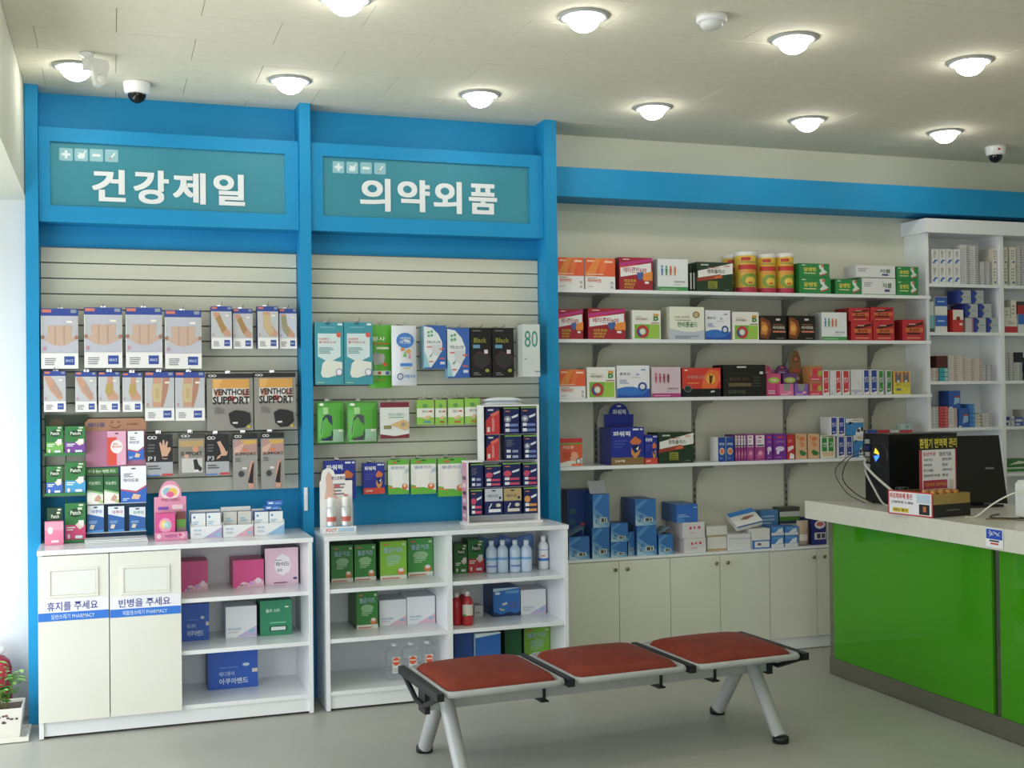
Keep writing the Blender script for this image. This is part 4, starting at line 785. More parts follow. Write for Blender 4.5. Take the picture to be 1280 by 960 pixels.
def bluepaste(tan='#8a6a3a'):
    return ('#1c2f9a', '#17257c', [('r', 0, 0, 1, .2, tan), ('t', '파워픽', .06, .76, .58, .90, '#eceef4', .03), ('l', .08, .46, .5, .7, 3, '#3f4fb0'), ('r', .66, .92, .84, .97, '#dfe2ee'), ('r', .88, .92, .96, .97, '#dfe2ee'), ('p', [(.56,.62),(.72,.76),(.92,.64),(.86,.54),(.62,.54)], '#d8702c'), ('p', [(.6,.46),(.72,.3),(.9,.42),(.84,.26),(.72,.16),(.6,.28)], '#d8903a'), ('p', [(.62,.5),(.78,.34),(.9,.48),(.8,.5)], '#141c44'), ('p', [(.74,.42),(.84,.5),(.8,.38)], '#e8eaf2'), ('t', '24매', .1, .07, .4, .14, '#eceade', .02)])
def bluered():
    d = bluepaste('#d8402a'); return d
def smallblue():
    return ('#1f4aa0', '#e0e0e0', [('t', '바이오', .14, .66, .88, .78, '#dfe6f2', .02), ('e', .5, .42, .34, .15, '#e8d8c8'), ('e', .5, .42, .26, .11, '#e07a3a'), ('l', .2, .1, .8, .2, 2, '#7a96cc')])
def purple(c, head='#e6dfe6'):
    return (c, '#6a2a7a', [('r', .1, .52, .92, .96, head), ('e', .5, .88, .2, .03, '#d83a4a'), ('l', .2, .68, .7, .8, 2, '#9a8a9a'), ('r', .16, .55, .86, .6, '#2a2430'), ('p', [(.1,.2),(.5,.44),(.9,.26),(.8,.1),(.3,.08)], '#c85a9a'), ('e', .5, .28, .2, .08, '#e6a0b8')])
def purpleplain():
    return ('#7a2f9a', '#5f2480', [('e', .5, .88, .26, .04, '#d83a4a'), ('t', '프레쉬', .2, .66, .84, .74, '#c89ad8'), ('e', .5, .42, .34, .1, '#e2d4ea'), ('e', .34, .28, .12, .07, '#e8dcee'), ('l', .2, .08, .8, .16, 1, '#b070c8')])
def peach():
    return ('#dcae84', '#b88a62', [('e', .56, .8, .26, .09, '#dd7a3a'), ('e', .62, .56, .16, .08, '#e08a4a'), ('p', [(.3,.3),(.5,.36),(.96,.24),(.8,.12),(.44,.14)], '#2f7a3a'), ('p', [(.1,.9),(.3,.96),(.2,.8)], '#c86a3a'), ('l', .3, .62, .7, .7, 1, '#b8784a')])
def redcart():
    return ('#c8242e', '#98161e', [('p', [(.1,.3),(.9,.44),(.9,.56),(.1,.5)], '#e6dcd8'), ('p', [(.3,.02),(.95,.02),(.95,.2),(.4,.26)], '#e2e0dc'), ('l', .14, .7, .7, .82, 2, '#e0908c')])
def greenstrip2():
    return ('#dfe2d2', '#c8ccba', [('r', .1, .3, .44, .9, '#2f8a34'), ('r', .54, .3, .88, .9, '#2f8a34'), ('p', [(.1,.28),(.9,.28),(.9,.1),(.2,.06)], '#d8b890'), ('r', .1, .93, .9, .97, '#8a7a4a'), ('t', '연', .16, .5, .4, .7, '#e6f0e0'), ('t', '고', .6, .5, .84, .7, '#e6f0e0')])
def snow():
    return ('#2f86cc', '#256eae', [('r', 0, .74, 1, 1, '#d8dcd8'), ('t', '아이스', .4, .8, .94, .95, '#b88a2c', .03), ('p', [(0,.74),(.12,.6),(.2,.8),(.3,.56),(.42,.74)], '#4f9ad8'), ('p', [(.55,0),(1,0),(1,.4),(.8,.46),(.6,.3)], '#e4e8ea'), ('e', .72, .26, .1, .1, '#1c2430'), ('e', .92, .34, .07, .14, '#20282e')])
def medblue():
    return ('#2f72bc', '#24508c', [('p', [(0,0),(1,0),(1,.16),(0,.62)], '#5f9acc'), ('p', [(0,0),(.9,0),(0,.42)], '#86b6d6'), ('p', [(0,0),(.5,0),(0,.24)], '#a8cbe0'), ('p', [(0,.55),(.6,.95),(.45,1),(0,.75)], '#4f92cc'), ('r', .42, .14, .84, .3, '#d8d6c6'), ('r', .48, .16, .66, .28, '#4a4c4c'), ('r', .7, .16, .78, .28, '#4a4c4c'), ('e', .26, .34, .1, .07, '#4a7ab8'), ('l', .12, .14, .3, .26, 2, '#3f6aa0')])
def pinkwhite():
    return ('#dcd8dc', '#d2ccd2', [('e', .36, .64, .06, .1, '#d8405a'), ('e', .54, .66, .05, .09, '#d8607a'), ('e', .74, .66, .06, .1, '#d8405a'), ('l', .3, .3, .8, .42, 1, '#e0a0b0')])
def hydro(c='#c8b8e0'):
    return ('#e8ebee', '#d2d6dc', [('p', [(.34,.02),(1,.02),(1,.36)], c), ('t', '하이드로밴드', .08, .24, .52, .32, '#6aa8cc'), ('r', .08, .17, .4, .19, '#c0b0b0'), ('e', .84, .2, .1, .05, '#8fc2e0')])
def greenbig(c='#2f8a34'):
    return (c, '#246a28', [('r', 0, 0, 1, .11, '#e2e4d6'), ('l', .06, .02, .9, .08, 1, '#d86a4a'), ('t', '멸균거즈', .14, .70, .86, .84, '#a8c0d8', .02), ('e', .5, .56, .3, .1, '#8fc08a'), ('l', .24, .36, .74, .5, 3, '#a8d0a0'), ('e', .78, .2, .15, .09, '#e07a3a'), ('e', .78, .24, .1, .05, '#ece2da'), ('r', .12, .9, .3, .94, '#d8704a'), ('r', .82, .88, .94, .94, '#bcd6b4')])
def aquaband():
    return ('#2560c8', '#1d4da6', [('t', '메디큐어', .22, .34, .52, .46, '#c6d8f4'), ('t', '아쿠아밴드', .22, .12, .80, .28, '#e6eefa', .015), ('e', .76, .62, .07, .045, '#c8dcf4'), ('r', .22, .56, .6, .58, '#6f9ae0'), ('r', .88, .40, .99, .5, '#e6dac4')])
def pinkfloor():
    return ('#e0458c', '#c23a70', [('p', [(.1,0),(1,0),(1,.2),(.8,.34),(.55,.14),(.3,.2)], '#f0b8cc'), ('e', .82, .22, .1, .1, '#f2e0e6'), ('e', .35, .12, .1, .08, '#f4d0dc'), ('e', .6, .14, .08, .08, '#d8a8e0'), ('t', '밴드', .2, .04, .46, .12, '#8a2a6a', .02)])
def hide_pink():
    return ('#ecc6d6', '#3a3034', [('p', [(.28,.5),(.34,.74),(.52,.84),(.72,.74),(.78,.5),(.72,.34),(.52,.24),(.34,.34)], '#f4eef2'), ('t', '하이드', .32, .5, .74, .62, '#4a4a52', .02), ('t', '습윤', .36, .36, .52, .44, '#7a6a74'), ('l', .3, .66, .6, .7, 1, '#9a8a94'), ('e', .9, .16, .06, .035, '#5a4a8a'), ('l', .26, .04, .8, .1, 1, '#8a4a6a')])
def greenfl():
    return ('#1c8a62', '#17704f', [('t', '플라 스타', .18, .66, .62, .76, '#d2ead8', .02), ('r', .3, .12, .84, .26, '#0f2018'), ('r', .34, .14, .80, .24, '#dfe6e0'), ('l', .3, .34, .9, .42, 1, '#6fc09a'), ('r', .78, .78, .9, .82, '#d4e8da')])
def bluebox():
    return ('#2a78cc', '#1c4e96', [('p', [(0,.88),(1,.98),(1,1),(0,1)], '#bcd8e8'), ('p', [(0,0),(1,0),(1,.14),(.8,.08),(.6,.16),(.3,.06),(0,.18)], '#123a6a'), ('p', [(.32,.44),(.5,.5),(.52,.42),(.36,.38)], '#e2e0d4'), ('p', [(.2,.3),(.42,.24),(.4,.18),(.26,.22)], '#d8cfc0'), ('e', .16, .82, .1, .05, '#d8ecf6'), ('r', .6, .26, .92, .5, '#4a6ab4'), ('r', .45, .8, .96, .9, '#5fa8da')])
def medA(c): return (c, '#2a3550', [])
def cornerblue(): return ('#aeb8b8', '#2a3f9a', [('p', [(0,0),(.2,0),(.4,.3),(.28,.5),(.46,.78),(.2,1),(0,1)], '#25409c'), ('e', .3, .52, .07, .1, '#a8a040'), ('l', .44, .46, .9, .56, 1, '#7a86a8')])

# ================================================================== goods on the first slatted panel
WS = 'waist brace packs hung on the slats'
for i, r in enumerate([(51, 386, 98, 461), (105, 384.5, 153, 460), (157, 384.5, 203, 460), (206, 388, 252, 461)]):
    hang('c', 'large waist brace pack with blue header, '+('next to the left blue post', 'second from the left blue post', 'third from the left blue post', 'next to the small arm brace boxes')[i], r, brace('waist', True), .05, 6.13, 'a large waist brace pack', WS, 'brace_pack')
for r, p, l in [((264, 383, 290, 436), 'arm', 'small arm brace box with tan sleeve, standing forward beside the waist braces'), ((291, 386, 316, 436), 'arm', 'small arm brace box with tan sleeve, set back between two forward boxes'),
                ((322, 383, 348, 436), 'elbow', 'small elbow brace box with a cream bent-arm sleeve'), ((349, 386, 371, 436), 'elbow2', 'small elbow brace box with lilac picture next to the middle blue post')]:
    hang('c', l, r, brace(p), .075, 6.12 if r[1] < 385 else 6.135, 'the '+l.split(',')[0].split(' with')[0]+(' standing forward' if 'standing' in l else ' set back' if 'set back' in l else ' with the cream sleeve' if 'cream' in l else ' with the lilac picture'), None, 'brace_pack')
for r, p, l in [((54.5, 464, 82.5, 515), 'wrist', 'wrist brace pack hung alone beside the left blue post'), ((94, 465, 121, 515), 'wrist', 'wrist brace pack hung next to the ankle brace packs'),
                ((123, 465, 150, 515), 'ankle', 'ankle brace pack hung between a wrist brace pack and another ankle pack'), ((153, 466, 178, 515), 'ankle', 'ankle brace pack hung next to the knee brace packs'),
                ((181, 465, 218, 526), 'knee', 'knee brace pack hung next to the ankle brace packs'), ((219, 465, 256, 526), 'knee', 'knee brace pack hung next to the grey thigh support packs')]:
    hang('c', l, r, brace(p), .05, 6.13, 'the '+l.split(' hung')[0], None, 'brace_pack')
for r, l in [((258.5, 467, 316.5, 538.5), 'grey thigh support pack hung next to the knee brace packs'), ((317.5, 466, 370, 537), 'grey thigh support pack hung next to the middle blue post')]:
    hang('c', l, r, thigh(), .06, 6.125, 'a grey thigh support pack', None, 'brace_pack')
hang('c', 'black wrist support box printed P1 with an open hand', (182, 543, 216, 595), wristP('P1'), .04, 6.13, 'the P1 wrist support box', None, 'brace_pack')
hang('c', 'grey wrist support pack with a tan band between two black boxes', (223, 542, 256, 593.5), ventwrist(), .04, 6.13, 'the grey wrist support pack', None, 'brace_pack')
hang('c', 'black wrist support box printed P3 with a bent hand', (257, 543.5, 286.5, 593.5), wristP('P3'), .04, 6.13, 'the P3 wrist support box', None, 'brace_pack')
for r, l in [((291, 542, 322, 612), 'tall grey thumb support pack hung next to the black P3 box'), ((326, 541, 355.6, 611), 'tall grey thumb support pack hung nearer the middle blue post')]:
    hang('c', l, r, thumb(), .03, 6.13, 'a tall grey thumb support pack', None, 'brace_pack')

# green wire rack of patches
ZCAB = .868
t = thing('patch_rack', 'green wire rack of plaster packs beside the left blue post', 'rack', (-.19, 6.10, ZCAB+.001))
GR = mat('#1e7a3a', .4); xa = U(55.5, 600, 'y', 6.08).x; xb = U(107, 600, 'y', 6.08).x; o = t.location
zt = [U(80, y, 'y', 6.08).z for y in (567, 617, 676)]
TOPR = U(80, 519, 'y', 6.08).z
q = MB()
for x in (xa, (xa+xb)/2, xb): q.tube([(x-o.x, .115, 0), (x-o.x, .115, TOPR-o.z)], .003, GR, 6)
q.build('upright_wires', t)
for k, z in enumerate(zt):
    q = MB(); zz = z-o.z
    q.box(xa-o.x, -.022, zz-.010, xb-o.x, -.018, zz+.003, GR); q.box(xa-o.x, -.018, zz-.008, xb-o.x, .111, zz-.004, GR); q.build('rack_tray', t)
q = MB(); q.box(xa-o.x, .112, TOPR-o.z-.075, xb-o.x+.01, .114, TOPR-o.z, mat('#2c3f24', .4)); q.add([(xa-o.x+.05+.035*math.cos(a*math.pi/6), .1112, TOPR-o.z-.04+.02*math.sin(a*math.pi/6)) for a in range(12)], [tuple(range(12))], '#6a5a34'); q.build('header_card', t)
PT = [((57.7, 533, 79, 566), '#6fb84a', 'green plaster pack with a lime foot in the patch rack'), ((81, 533, 106.8, 566), '#7a3fa0', 'green plaster pack with a purple foot in the patch rack'),
      ((57.7, 583, 78.5, 616), '#2f6ac8', 'green plaster pack with a dark blue foot in the patch rack'), ((81, 578, 106.8, 616), '#3aa2d8', 'larger green plaster pack with a sky blue foot in the patch rack'),
      ((58.7, 635, 78.5, 675), '#a85a2c', 'dark green plaster pack with a brown band in the patch rack'), ((81, 629, 107, 675), '#d83a7a', 'large green plaster pack with a pink foot in the patch rack')]
for k, (r, c, l) in enumerate(PT):
    carton('plaster_pack', l, r, 6.088, .035, patch(c, '#17452a' if 'brown' in l else '#1f7a34'), zb=zt[k//2]-.0035, cat='packet')
carton('plaster_box', 'pink open carton standing on the cabinet top against the patch rack', (55.7, 652, 79.5, 679), 6.03, .035, ('#e8799f', '#d8608a', [('r', 0, .62, 1, .98, '#ec9ab4'), ('e', .3, .62, .14, .16, '#f4e0e6'), ('r', .35, .1, .75, .2, '#f6dfe6')]), zb=ZCAB)

# pink card stand with plaster packs, and the racks below it
t = thing('card_display', 'pink card stand with a rounded brown smiling header', 'display stand', (.06, 6.15, ZCAB+.001))
o = t.location; Yd = 6.15
x0, x1, z0, z1 = span((107.5, 523, 182.5, 676), Yd); zp = U(145, 538, 'y', Yd).z; zq = U(145, 583, 'y', Yd).z
q = MB(); q.box(x0-o.x, 0, zq-o.z, x1-o.x, .004, zp-o.z, mat('#c07a9c', .5)); q.build('panel', t)
q = MB(); pts = [(x0-o.x, zp-o.z), (x1-o.x, zp-o.z), (x1-o.x+.004, z1-o.z-.02), (x1-o.x-.014, z1-o.z), (x0-o.x+.014, z1-o.z), (x0-o.x-.004, z1-o.z-.02)]
q.prism(pts, -.004, .001, mat('#b07e5c', .6)); xm = (x0+x1)/2-o.x; zm = (zp+z1)/2-o.z
q.tube([(xm-.03, -.0045, zm-.004), (xm-.015, -.0045, zm-.015), (xm+.005, -.0045, zm-.017), (xm+.025, -.0045, zm-.004)], .0018, mat('#6a3a2c'), 5)
for s in (-.018, .014): q.box(xm+s-.003, -.0045, zm+.006, xm+s+.003, -.004, zm+.016, mat('#6a3a2c'))
q.text('메디폼', x0-o.x+.012, zm-.012, x0-o.x+.09, zm+.010, -.005, mat('#3a4a86'), .02); q.text('상처밴드', xm+.05, zm-.006, xm+.11, zm+.006, -.005, mat('#6a4434')); q.build('header', t)
q = MB(); q.box(x0-o.x, 0, 0, x1-o.x, .004, zq-o.z-.001, mat('#23486a', .5))
for z in (628.6, 664.5):
    zz = U(145, z, 'y', Yd-.03).z-o.z; q.box(x0-o.x, -.034, zz-.004, x1-o.x, 0, zz-.001, mat('#cfd4d6', .4))
q.build('lower_panel', t)
q = MB(); gz = U(129, 593, 'y', Yd).z-o.z; q.box(x0-o.x, -.004, gz, x0-o.x+.15, -.0005, gz+.032, mat('#3f8a3a', .5)); q.text('티눈밴드', x0-o.x+.012, gz+.008, x0-o.x+.14, gz+.024, -.005, mat('#e2ecd8'), .02); q.build('green_header_strip', t)
Zr = [U(145, z, 'y', Yd-.03).z-.001 for z in (628.6, 664.5)]
carton('plaster_pack', 'pink and red plaster pack on the smiling card stand', (134, 539, 157.6, 581.5), 6.126, .02, redcross(), cat='packet')
carton('plaster_pack', 'small white and blue plaster pack on the smiling card stand', (159.6, 539, 180, 575), 6.126, .02, aqua(), cat='packet')
for r, l in (((108.7, 594, 129, 628), 'white and green corn plaster pack next to the patch rack'), ((130, 594, 148.7, 628), 'white and green corn plaster pack next to the big white and blue pack')):
    carton('plaster_pack', l, r, 6.117, .025, greenfoot(), zb=Zr[0], cat='packet')
carton('plaster_pack', 'big white and blue plaster pack under the smiling card stand', (150.7, 582.7, 183, 627), 6.117, .025, aqua(), zb=Zr[0], cat='packet')
for r, c, l in (((109, 632, 130, 664), '#4a4ac0', 'blue plaster pack with indigo lettering in the lowest card rack row'), ((135, 633, 155.6, 664), '#c83a4a', 'blue plaster pack with red lettering in the lowest card rack row'), ((161.5, 634, 182, 664), '#4a8a6a', 'blue plaster pack with green lettering in the lowest card rack row')):
    carton('plaster_pack', l, r, 6.118, .025, aquablue(c), zb=Zr[1], cat='packet')
for k, y in enumerate((674, 670.5)):
    x0, x1, _, _ = span((107, 660, 185, 676), 6.0)
    q = MB(); q.box(0, 0, 0, x1-x0, .13, .009, mat('#e9eaea', .3), mat('#eeeeee', .3)); q.box(.004, -.0005, .003, x1-x0-.004, 0, .0045, mat('#77787a'))
    tag(q.build('flat_board', None, (x0-.004*k, 5.975, ZCAB+.0008+k*.0096), .015*k), 'thin white board on the cabinet top, '+('lower' if k == 0 else 'upper')+' of two', 'board', 'white boards under the plaster packs')

# pink children's plaster display
t = thing('plaster_display', 'pink plaster display carton with an arched card behind on the cabinet top', 'display stand', (.31, 5.98, ZCAB+.001))
x0, x1, z0, z1 = span((193.5, 602, 234, 673), 5.98); o = t.location; a, b = x0-o.x, x1-o.x; H = z1-o.z; w2 = (b-a)
q = MB(); pts = [(a, .045), (b, .045), (b, H*.72)]+[(a+w2*(.5+.36*math.cos(th)), H*.72+H*.28*math.sin(th)) for th in [math.pi*k/12 for k in range(13)]]+[(a, H*.72)]
q.prism(pts, .085, .089, mat('#e894b4', .5))
paint(q, a, 0, b, H, .085, [('e', .5, .80, .3, .13, '#f4dce0'), ('e', .42, .81, .15, .07, '#8fc4d8'), ('e', .58, .80, .14, .07, '#f0c24a'), ('e', .5, .76, .12, .05, '#e85a9a'), ('t', '어린이밴드', .22, .64, .82, .70, '#b03a84', .02), ('r', .12, .50, .44, .55, '#7a4ab8'), ('r', .56, .50, .9, .58, '#f4d2dc')]); q.build('arched_card', t)
q = MB(); q.box(a, 0, 0, b, .09, .003, mat('#e07aa6', .5))
for u in ((a, 0, b, .003, .04), (a, .084, b, .09, .05), (a, .003, a+.003, .084, .04), (b-.003, .003, b, .084, .04)): q.box(u[0], u[1], .003, u[2], u[3], u[4], mat('#e88ab2', .5))
paint(q, a, 0, b, .043, 0, [('t', '어린이', .3, .3, .66, .7, '#8a2a86', .02), ('e', .12, .5, .07, .28, '#f4d0de'), ('e', .84, .52, .1, .34, '#f2b8d0'), ('e', .78, .6, .05, .2, '#d84a8a')]); q.build('tray', t)
carton('plaster_box', 'glossy pink plaster box standing in the pink display tray', (194.5, 642, 219, 664), 5.99, .05, pinkbox(), zb=ZCAB+.005)
carton('plaster_box', 'dark pink and green plaster box at the back of the pink display tray', (220.5, 640, 232.5, 664), 6.01, .04, ('#8a7074', '#5a4a4c', [('r', 0, .42, 1, .72, '#5f9a2a'), ('r', 0, .72, 1, 1, '#7a3a3a')]), zb=ZCAB+.005)
# three white trays of hydrocolloid packs
for i, (r, c, lab) in enumerate([((238, 640, 277.7, 670.6), '#b8a8d8', 'lilac'), ((278.3, 636, 316.7, 668.8), '#e2a8bc', 'pink'), ((317.5, 638, 355.6, 667), '#8fb8e4', 'pale blue')]):
    Yt = 5.99+.006*i
    x0, x1, z0, z1 = span(r, Yt); H = z1-ZCAB
    t = thing('pack_tray', 'white open tray with a %s corner stripe on the cabinet top' % lab, 'tray', ((x0+x1)/2, Yt, ZCAB+.001)); hw = (x1-x0)/2-.001
    q = MB(); q.box(-hw, 0, 0, hw, .12, .003, WHITEM); q.box(-hw, 0, .003, hw, .003, .060, mat('#e8ebee', .4)); q.box(-hw, .117, .003, hw, .12, H, WHITEM)
    for s in (-1, 1):
        xx = s*hw-(.003 if s > 0 else 0); q.box(xx, .003, .003, xx+.003, .117, .075, WHITEM)
    paint(q, -hw, 0, hw, .060, 0, [('p', [(.4,.04),(1,.04),(1,.9)], c), ('t', '메디폼', .1, .6, .34, .76, '#6aa8cc'), ('l', .1, .3, .4, .5, 2, '#b8bcc0'), ('e', .88, .3, .08, .14, '#8fc2e0')]); q.build('tray_body', t)
    for k in range(2):
        if i == 1: dd = ('#cfcfc8', '#9a9a90', [('e', .5, .3, .2, .16, '#c89a86'), ('l', .2, .6, .7, .8, 2, '#7ab0c8'), ('r', 0, 0, 1, .12, '#c84a80')])
        else: dd = ('#e8ebee', '#8098c0' if i == 0 else '#2f74c8', [('l', .1, .55, .6, .7, 2, '#8ab8d8'), ('e', .2, .84, .08, .05, '#3f86c8'), ('r', .6, .42, .9, .46, '#d8a080')])
        u0 = x0+.005+k*(x1-x0-.008)/2; ww = (x1-x0-.012)/2-.001
        carton('plaster_box', 'white plaster box in the %s-striped tray, %s' % (lab, (('next to the pink display', 'next to the pink-striped tray'), ('on the lilac-striped side', 'on the blue-striped side'), ('next to the pink-striped tray', 'at the open end'))[i][k]), None, Yt+.012+.02*(i == 1), .08 if i != 1 else .06, dd, cat='box', group='plaster boxes in the white tray with the %s stripe' % lab, dims=(u0, u0+ww, ZCAB+.0045, ZCAB+.0045+H-.012-.01*(i == 1)))
xt0, xt1, _, zz = span((317.5, 638, 355.6, 667), 6.0)
topz = ZCAB+.0045+(zz-ZCAB)-.005
for k, (r, l) in enumerate((((331, 629.5, 350, 635), 'slim blue box lying on the plaster tray, lower of two'), ((333.5, 623.6, 353, 629), 'slim blue box lying on the plaster tray, upper of two'))):
    x0, x1, _, _ = span(r, 6.02)
    carton('slim_box', l, None, 6.022, .075, ('#2a72cc', '#2260b4', [('r', .1, .3, .4, .7, '#d6e6f6'), ('l', .5, .3, .9, .7, 1, '#8fb8ea')]), dims=(x0, x1, topz+k*.0235, topz+k*.0235+.022), rz=-.04*k)

# ================================================================== goods on the second slatted panel
for r, l in (((393.5, 403, 429.5, 481), 'teal dust mask packet hung next to the middle blue post'), ((430, 403, 466, 481), 'teal dust mask packet hung next to the lime green packet')):
    hang('c', l, r, mask_teal(), .05, 6.12, 'a teal mask packet', None, 'mask_packet')
hang('p', 'lime green dust mask packet hung behind the teal packets', (462, 406, 490, 485), mask_green(), .03, 6.175, 'the lime green mask packet', None, 'mask_packet')
hang('p', 'silver grey children mask packet with a blue badge', (490.5, 407, 521.5, 482), mask_kids(), .04, 6.12, 'the silver grey children mask packet', None, 'mask_packet')
hang('c', 'white and blue mask box hung higher beside the silver packet', (530, 407, 558, 461), mask_blue(), .10, 6.115, 'the higher white and blue mask box', None, 'mask_packet')
hang('c', 'white and blue mask box hung lower beside the black packets', (559, 410, 587, 472.6), mask_blue(), .06, 6.12, 'the lower white and blue mask box', None, 'mask_packet')
for r, l in (((588, 410, 614, 472), 'black mask packet hung next to the white and blue box'), ((615.5, 410, 642.5, 472), 'black mask packet hung next to the white 80 packet')):
    hang('c', l, r, mask_black(), .04, 6.125, 'a black mask packet', None, 'mask_packet')
hang('c', 'white mask packet with a large green 80', (653, 405.5, 675, 471), mask_80(), .11, 6.06, 'the white 80 mask packet', None, 'mask_packet')
hang('p', 'green knee guard bag with a navy sleeve', (396, 502, 432, 555), knee_bag('#2a3550'), .06, 6.12, 'the navy knee guard bag', None, 'brace_pack')
hang('p', 'green knee guard bag with a charcoal sleeve', (434, 502, 473.5, 554), knee_bag('#4a4c50'), .06, 6.12, 'the charcoal knee guard bag', None, 'brace_pack')
hang('c', 'white and maroon bandage pack beside the green bags', (475, 503, 511.5, 548), maroon(), .02, 6.13, 'the white and maroon bandage pack')
for k, (r, c) in enumerate((((521, 500, 542.5, 531), '#3a8ac8'), ((544, 500, 558, 531), '#9a4a2a'), ((560, 499, 579.5, 531), '#d84a2c'), ((581, 498, 600, 530), '#d8602c'))):
    hang('c', 'small lime plaster packet '+('next to the maroon bandage pack', 'that is narrowest, with a brown spot', 'with a red spot, beside the narrowest one', 'next to the tape display')[k], r, greensmall(c), .02, 6.13, 'a small lime plaster packet', 'small lime plaster packets in a row')
hang('c', 'large blue muscle patch pack behind the foot spray display', (405, 576, 445, 624), bluepaste('#1c2f9a'), .03, 6.15, 'the large blue muscle patch pack')
hang('c', 'blue and red muscle patch pack beside the gauze packs', (454, 579, 481, 617.6), bluered(), .04, 6.13, 'the blue and red muscle patch pack')
for r, l in (((485, 575, 511, 618), 'small white and green gauze pack next to the blue and red patch pack'), ((513.5, 574, 545, 617.6), 'middle-sized white and green gauze pack on the slats'), ((547.5, 573, 582.5, 620.5), 'large white and green gauze pack next to the tape display')):
    hang('c', l, r, whitegreen(), .025, 6.13, 'the '+l.split(' next')[0].split(' on')[0])

# foot spray display on the cabinet top
t = thing('spray_display', 'white foot spray display with a footprint card on the cabinet top', 'display stand', (1.09, 5.93, ZCAB+.001))
Yf = 5.93; x0, x1, z0, z1 = span((403, 586, 444, 667), Yf); o = t.location; a, b, H = x0-o.x, x1-o.x, z1-o.z
q = MB(); w2 = b-a
pts = [(a, .012), (b, .012), (b, H*.80), (a+w2*.78, H*.80), (a+w2*.78, H*.9), (a+w2*.42, H*.9)]+[(a+w2*(.26+.2*math.cos(th)), H*.9+H*.1*math.sin(th)) for th in [math.pi*k/8 for k in range(9)]]+[(a+w2*.04, H*.80), (a, H*.80)]
q.prism(pts, .075, .079, mat('#eceae6', .5))
paint(q, a, 0, b, H, .075, [('p', [(.14,.52),(.2,.7),(.18,.86),(.26,.95),(.36,.9),(.4,.76),(.5,.6),(.56,.52)], '#e0b4a2'), ('t', '풋스프레이', .36, .81, .76, .87, '#3a3a4a', .02), ('l', .42, .58, .8, .78, 4, '#8a7a84'), ('r', .44, .70, .62, .73, '#d8504a'), ('r', .74, .56, .86, .58, '#d83a3a')]); q.build('back_card', t)
q = MB(); q.box(a, 0, 0, b+.004, .08, .012, WHITEM); q.box(a, 0, .012, b+.004, .003, .034, WHITEM)
paint(q, a, 0, b+.004, .034, 0, [('t', 'FOOT', .1, .25, .42, .75, '#d2503a', .02), ('r', .46, .2, .94, .75, '#a8cce6')]); q.build('base_tray', t)
q = MB(); gl = mat('#f4f8fa', .05, trans=.95, alpha=.25)
v = [(a-.004, -.004, .03), (b+.008, -.004, .03), (b+.012, -.016, H*.25), (b-.006, -.012, H*.44), (b-.02, .0, H*.5), (a+.012, .0, H*.5), (a, -.012, H*.44), (a-.008, -.016, H*.25)]
q.add(v, [(0, 1, 2, 7), (7, 2, 3, 6), (6, 3, 4, 5)], gl); q.build('clear_cover', t)
for k, (px, lab) in enumerate(((414, 'on the post side'), (432, 'on the slat side'))):
    c = U(px, 660, 'y', Yf+.04)
    q = MB(); q.lathe([(.001, 0), (.026, 0), (.027, .004), (.027, .108), (.022, .118)], (0, 0, 0), mat('#e0e4e4', .25, .4), 16); q.lathe([(.019, .118), (.020, .122), (.020, .158), (.013, .168), (.001, .168)], (0, 0, 0), mat('#f0f0ec', .3), 16)
    q.lathe([(.0273, .004), (.0273, .024)], (0, 0, 0), mat('#7ab8dc', .4), 16); q.lathe([(.0273, .045), (.0273, .07)], (0, 0, 0), mat('#d8604a', .4), 16, a0=math.pi*1.15, a1=math.pi*1.85)
    tag(q.build('spray_bottle', None, (c.x, Yf+.038, ZCAB+.0145)), 'silver foot spray bottle with a white cap, '+lab+' of the clear display', 'bottle', 'foot spray bottles in the display')

# stepped tape display kiosk
t = thing('tape_display', 'stepped white display frame packed with navy tape packs', 'display stand', (1.98, 5.99, ZCAB+.001))
Yk = 5.99; o = t.location; K = lambda px, py: U(px, py, 'y', Yk)
xA, xB, xC, xD = K(584, 610).x, K(604, 610).x, K(628, 610).x, K(674.7, 600).x
zA, zB, zB2 = ZCAB+.001, K(594, 576).z, K(640, 506).z
q = MB(); e = .008; dk = .10
def kb(x0, z0, x1, z1, m=WHITEM, y0=0, y1=dk): q.box(x0-o.x, y0, z0-o.z, x1-o.x, y1, z1-o.z, m)
kb(xA-.012, zA, xD+.012, zA+.012, WHITEM, -.012, dk+.005); kb(xA, zA+.012, xA+e, zB); kb(xA+e, zB-e, xB, zB); kb(xB, zB, xB+e, zB2); kb(xB+e, zB2-e, xD-e, zB2); kb(xD-e, zA+.012, xD, zB2)
kb(xA+e, zA+.012, xB, zB-e, mat('#d8dade', .5), dk-.004, dk); kb(xB, zA+.012, xD-e, zB2-e, mat('#d8dade', .5), dk-.004, dk); q.build('frame', t)
q = MB(); q.add([(xA-o.x-.0008, .004, zA-o.z+.02), (xA-o.x-.0008, dk-.004, zA-o.z+.02), (xA-o.x-.0008, dk-.004, zB-o.z-.01), (xA-o.x-.0008, .004, zB-o.z-.01)], [(3, 2, 1, 0)], '#c88aa4')
for k in range(6): q.add([(xA-o.x-.0014, .02, zA-o.z+.04+k*.04), (xA-o.x-.0014, dk-.02, zA-o.z+.04+k*.04), (xA-o.x-.0014, dk-.02, zA-o.z+.06+k*.04), (xA-o.x-.0014, .02, zA-o.z+.06+k*.04)], [(3, 2, 1, 0)], '#5a3a5c' if k % 2 else '#e2c8d4')
q.build('side_print', t)
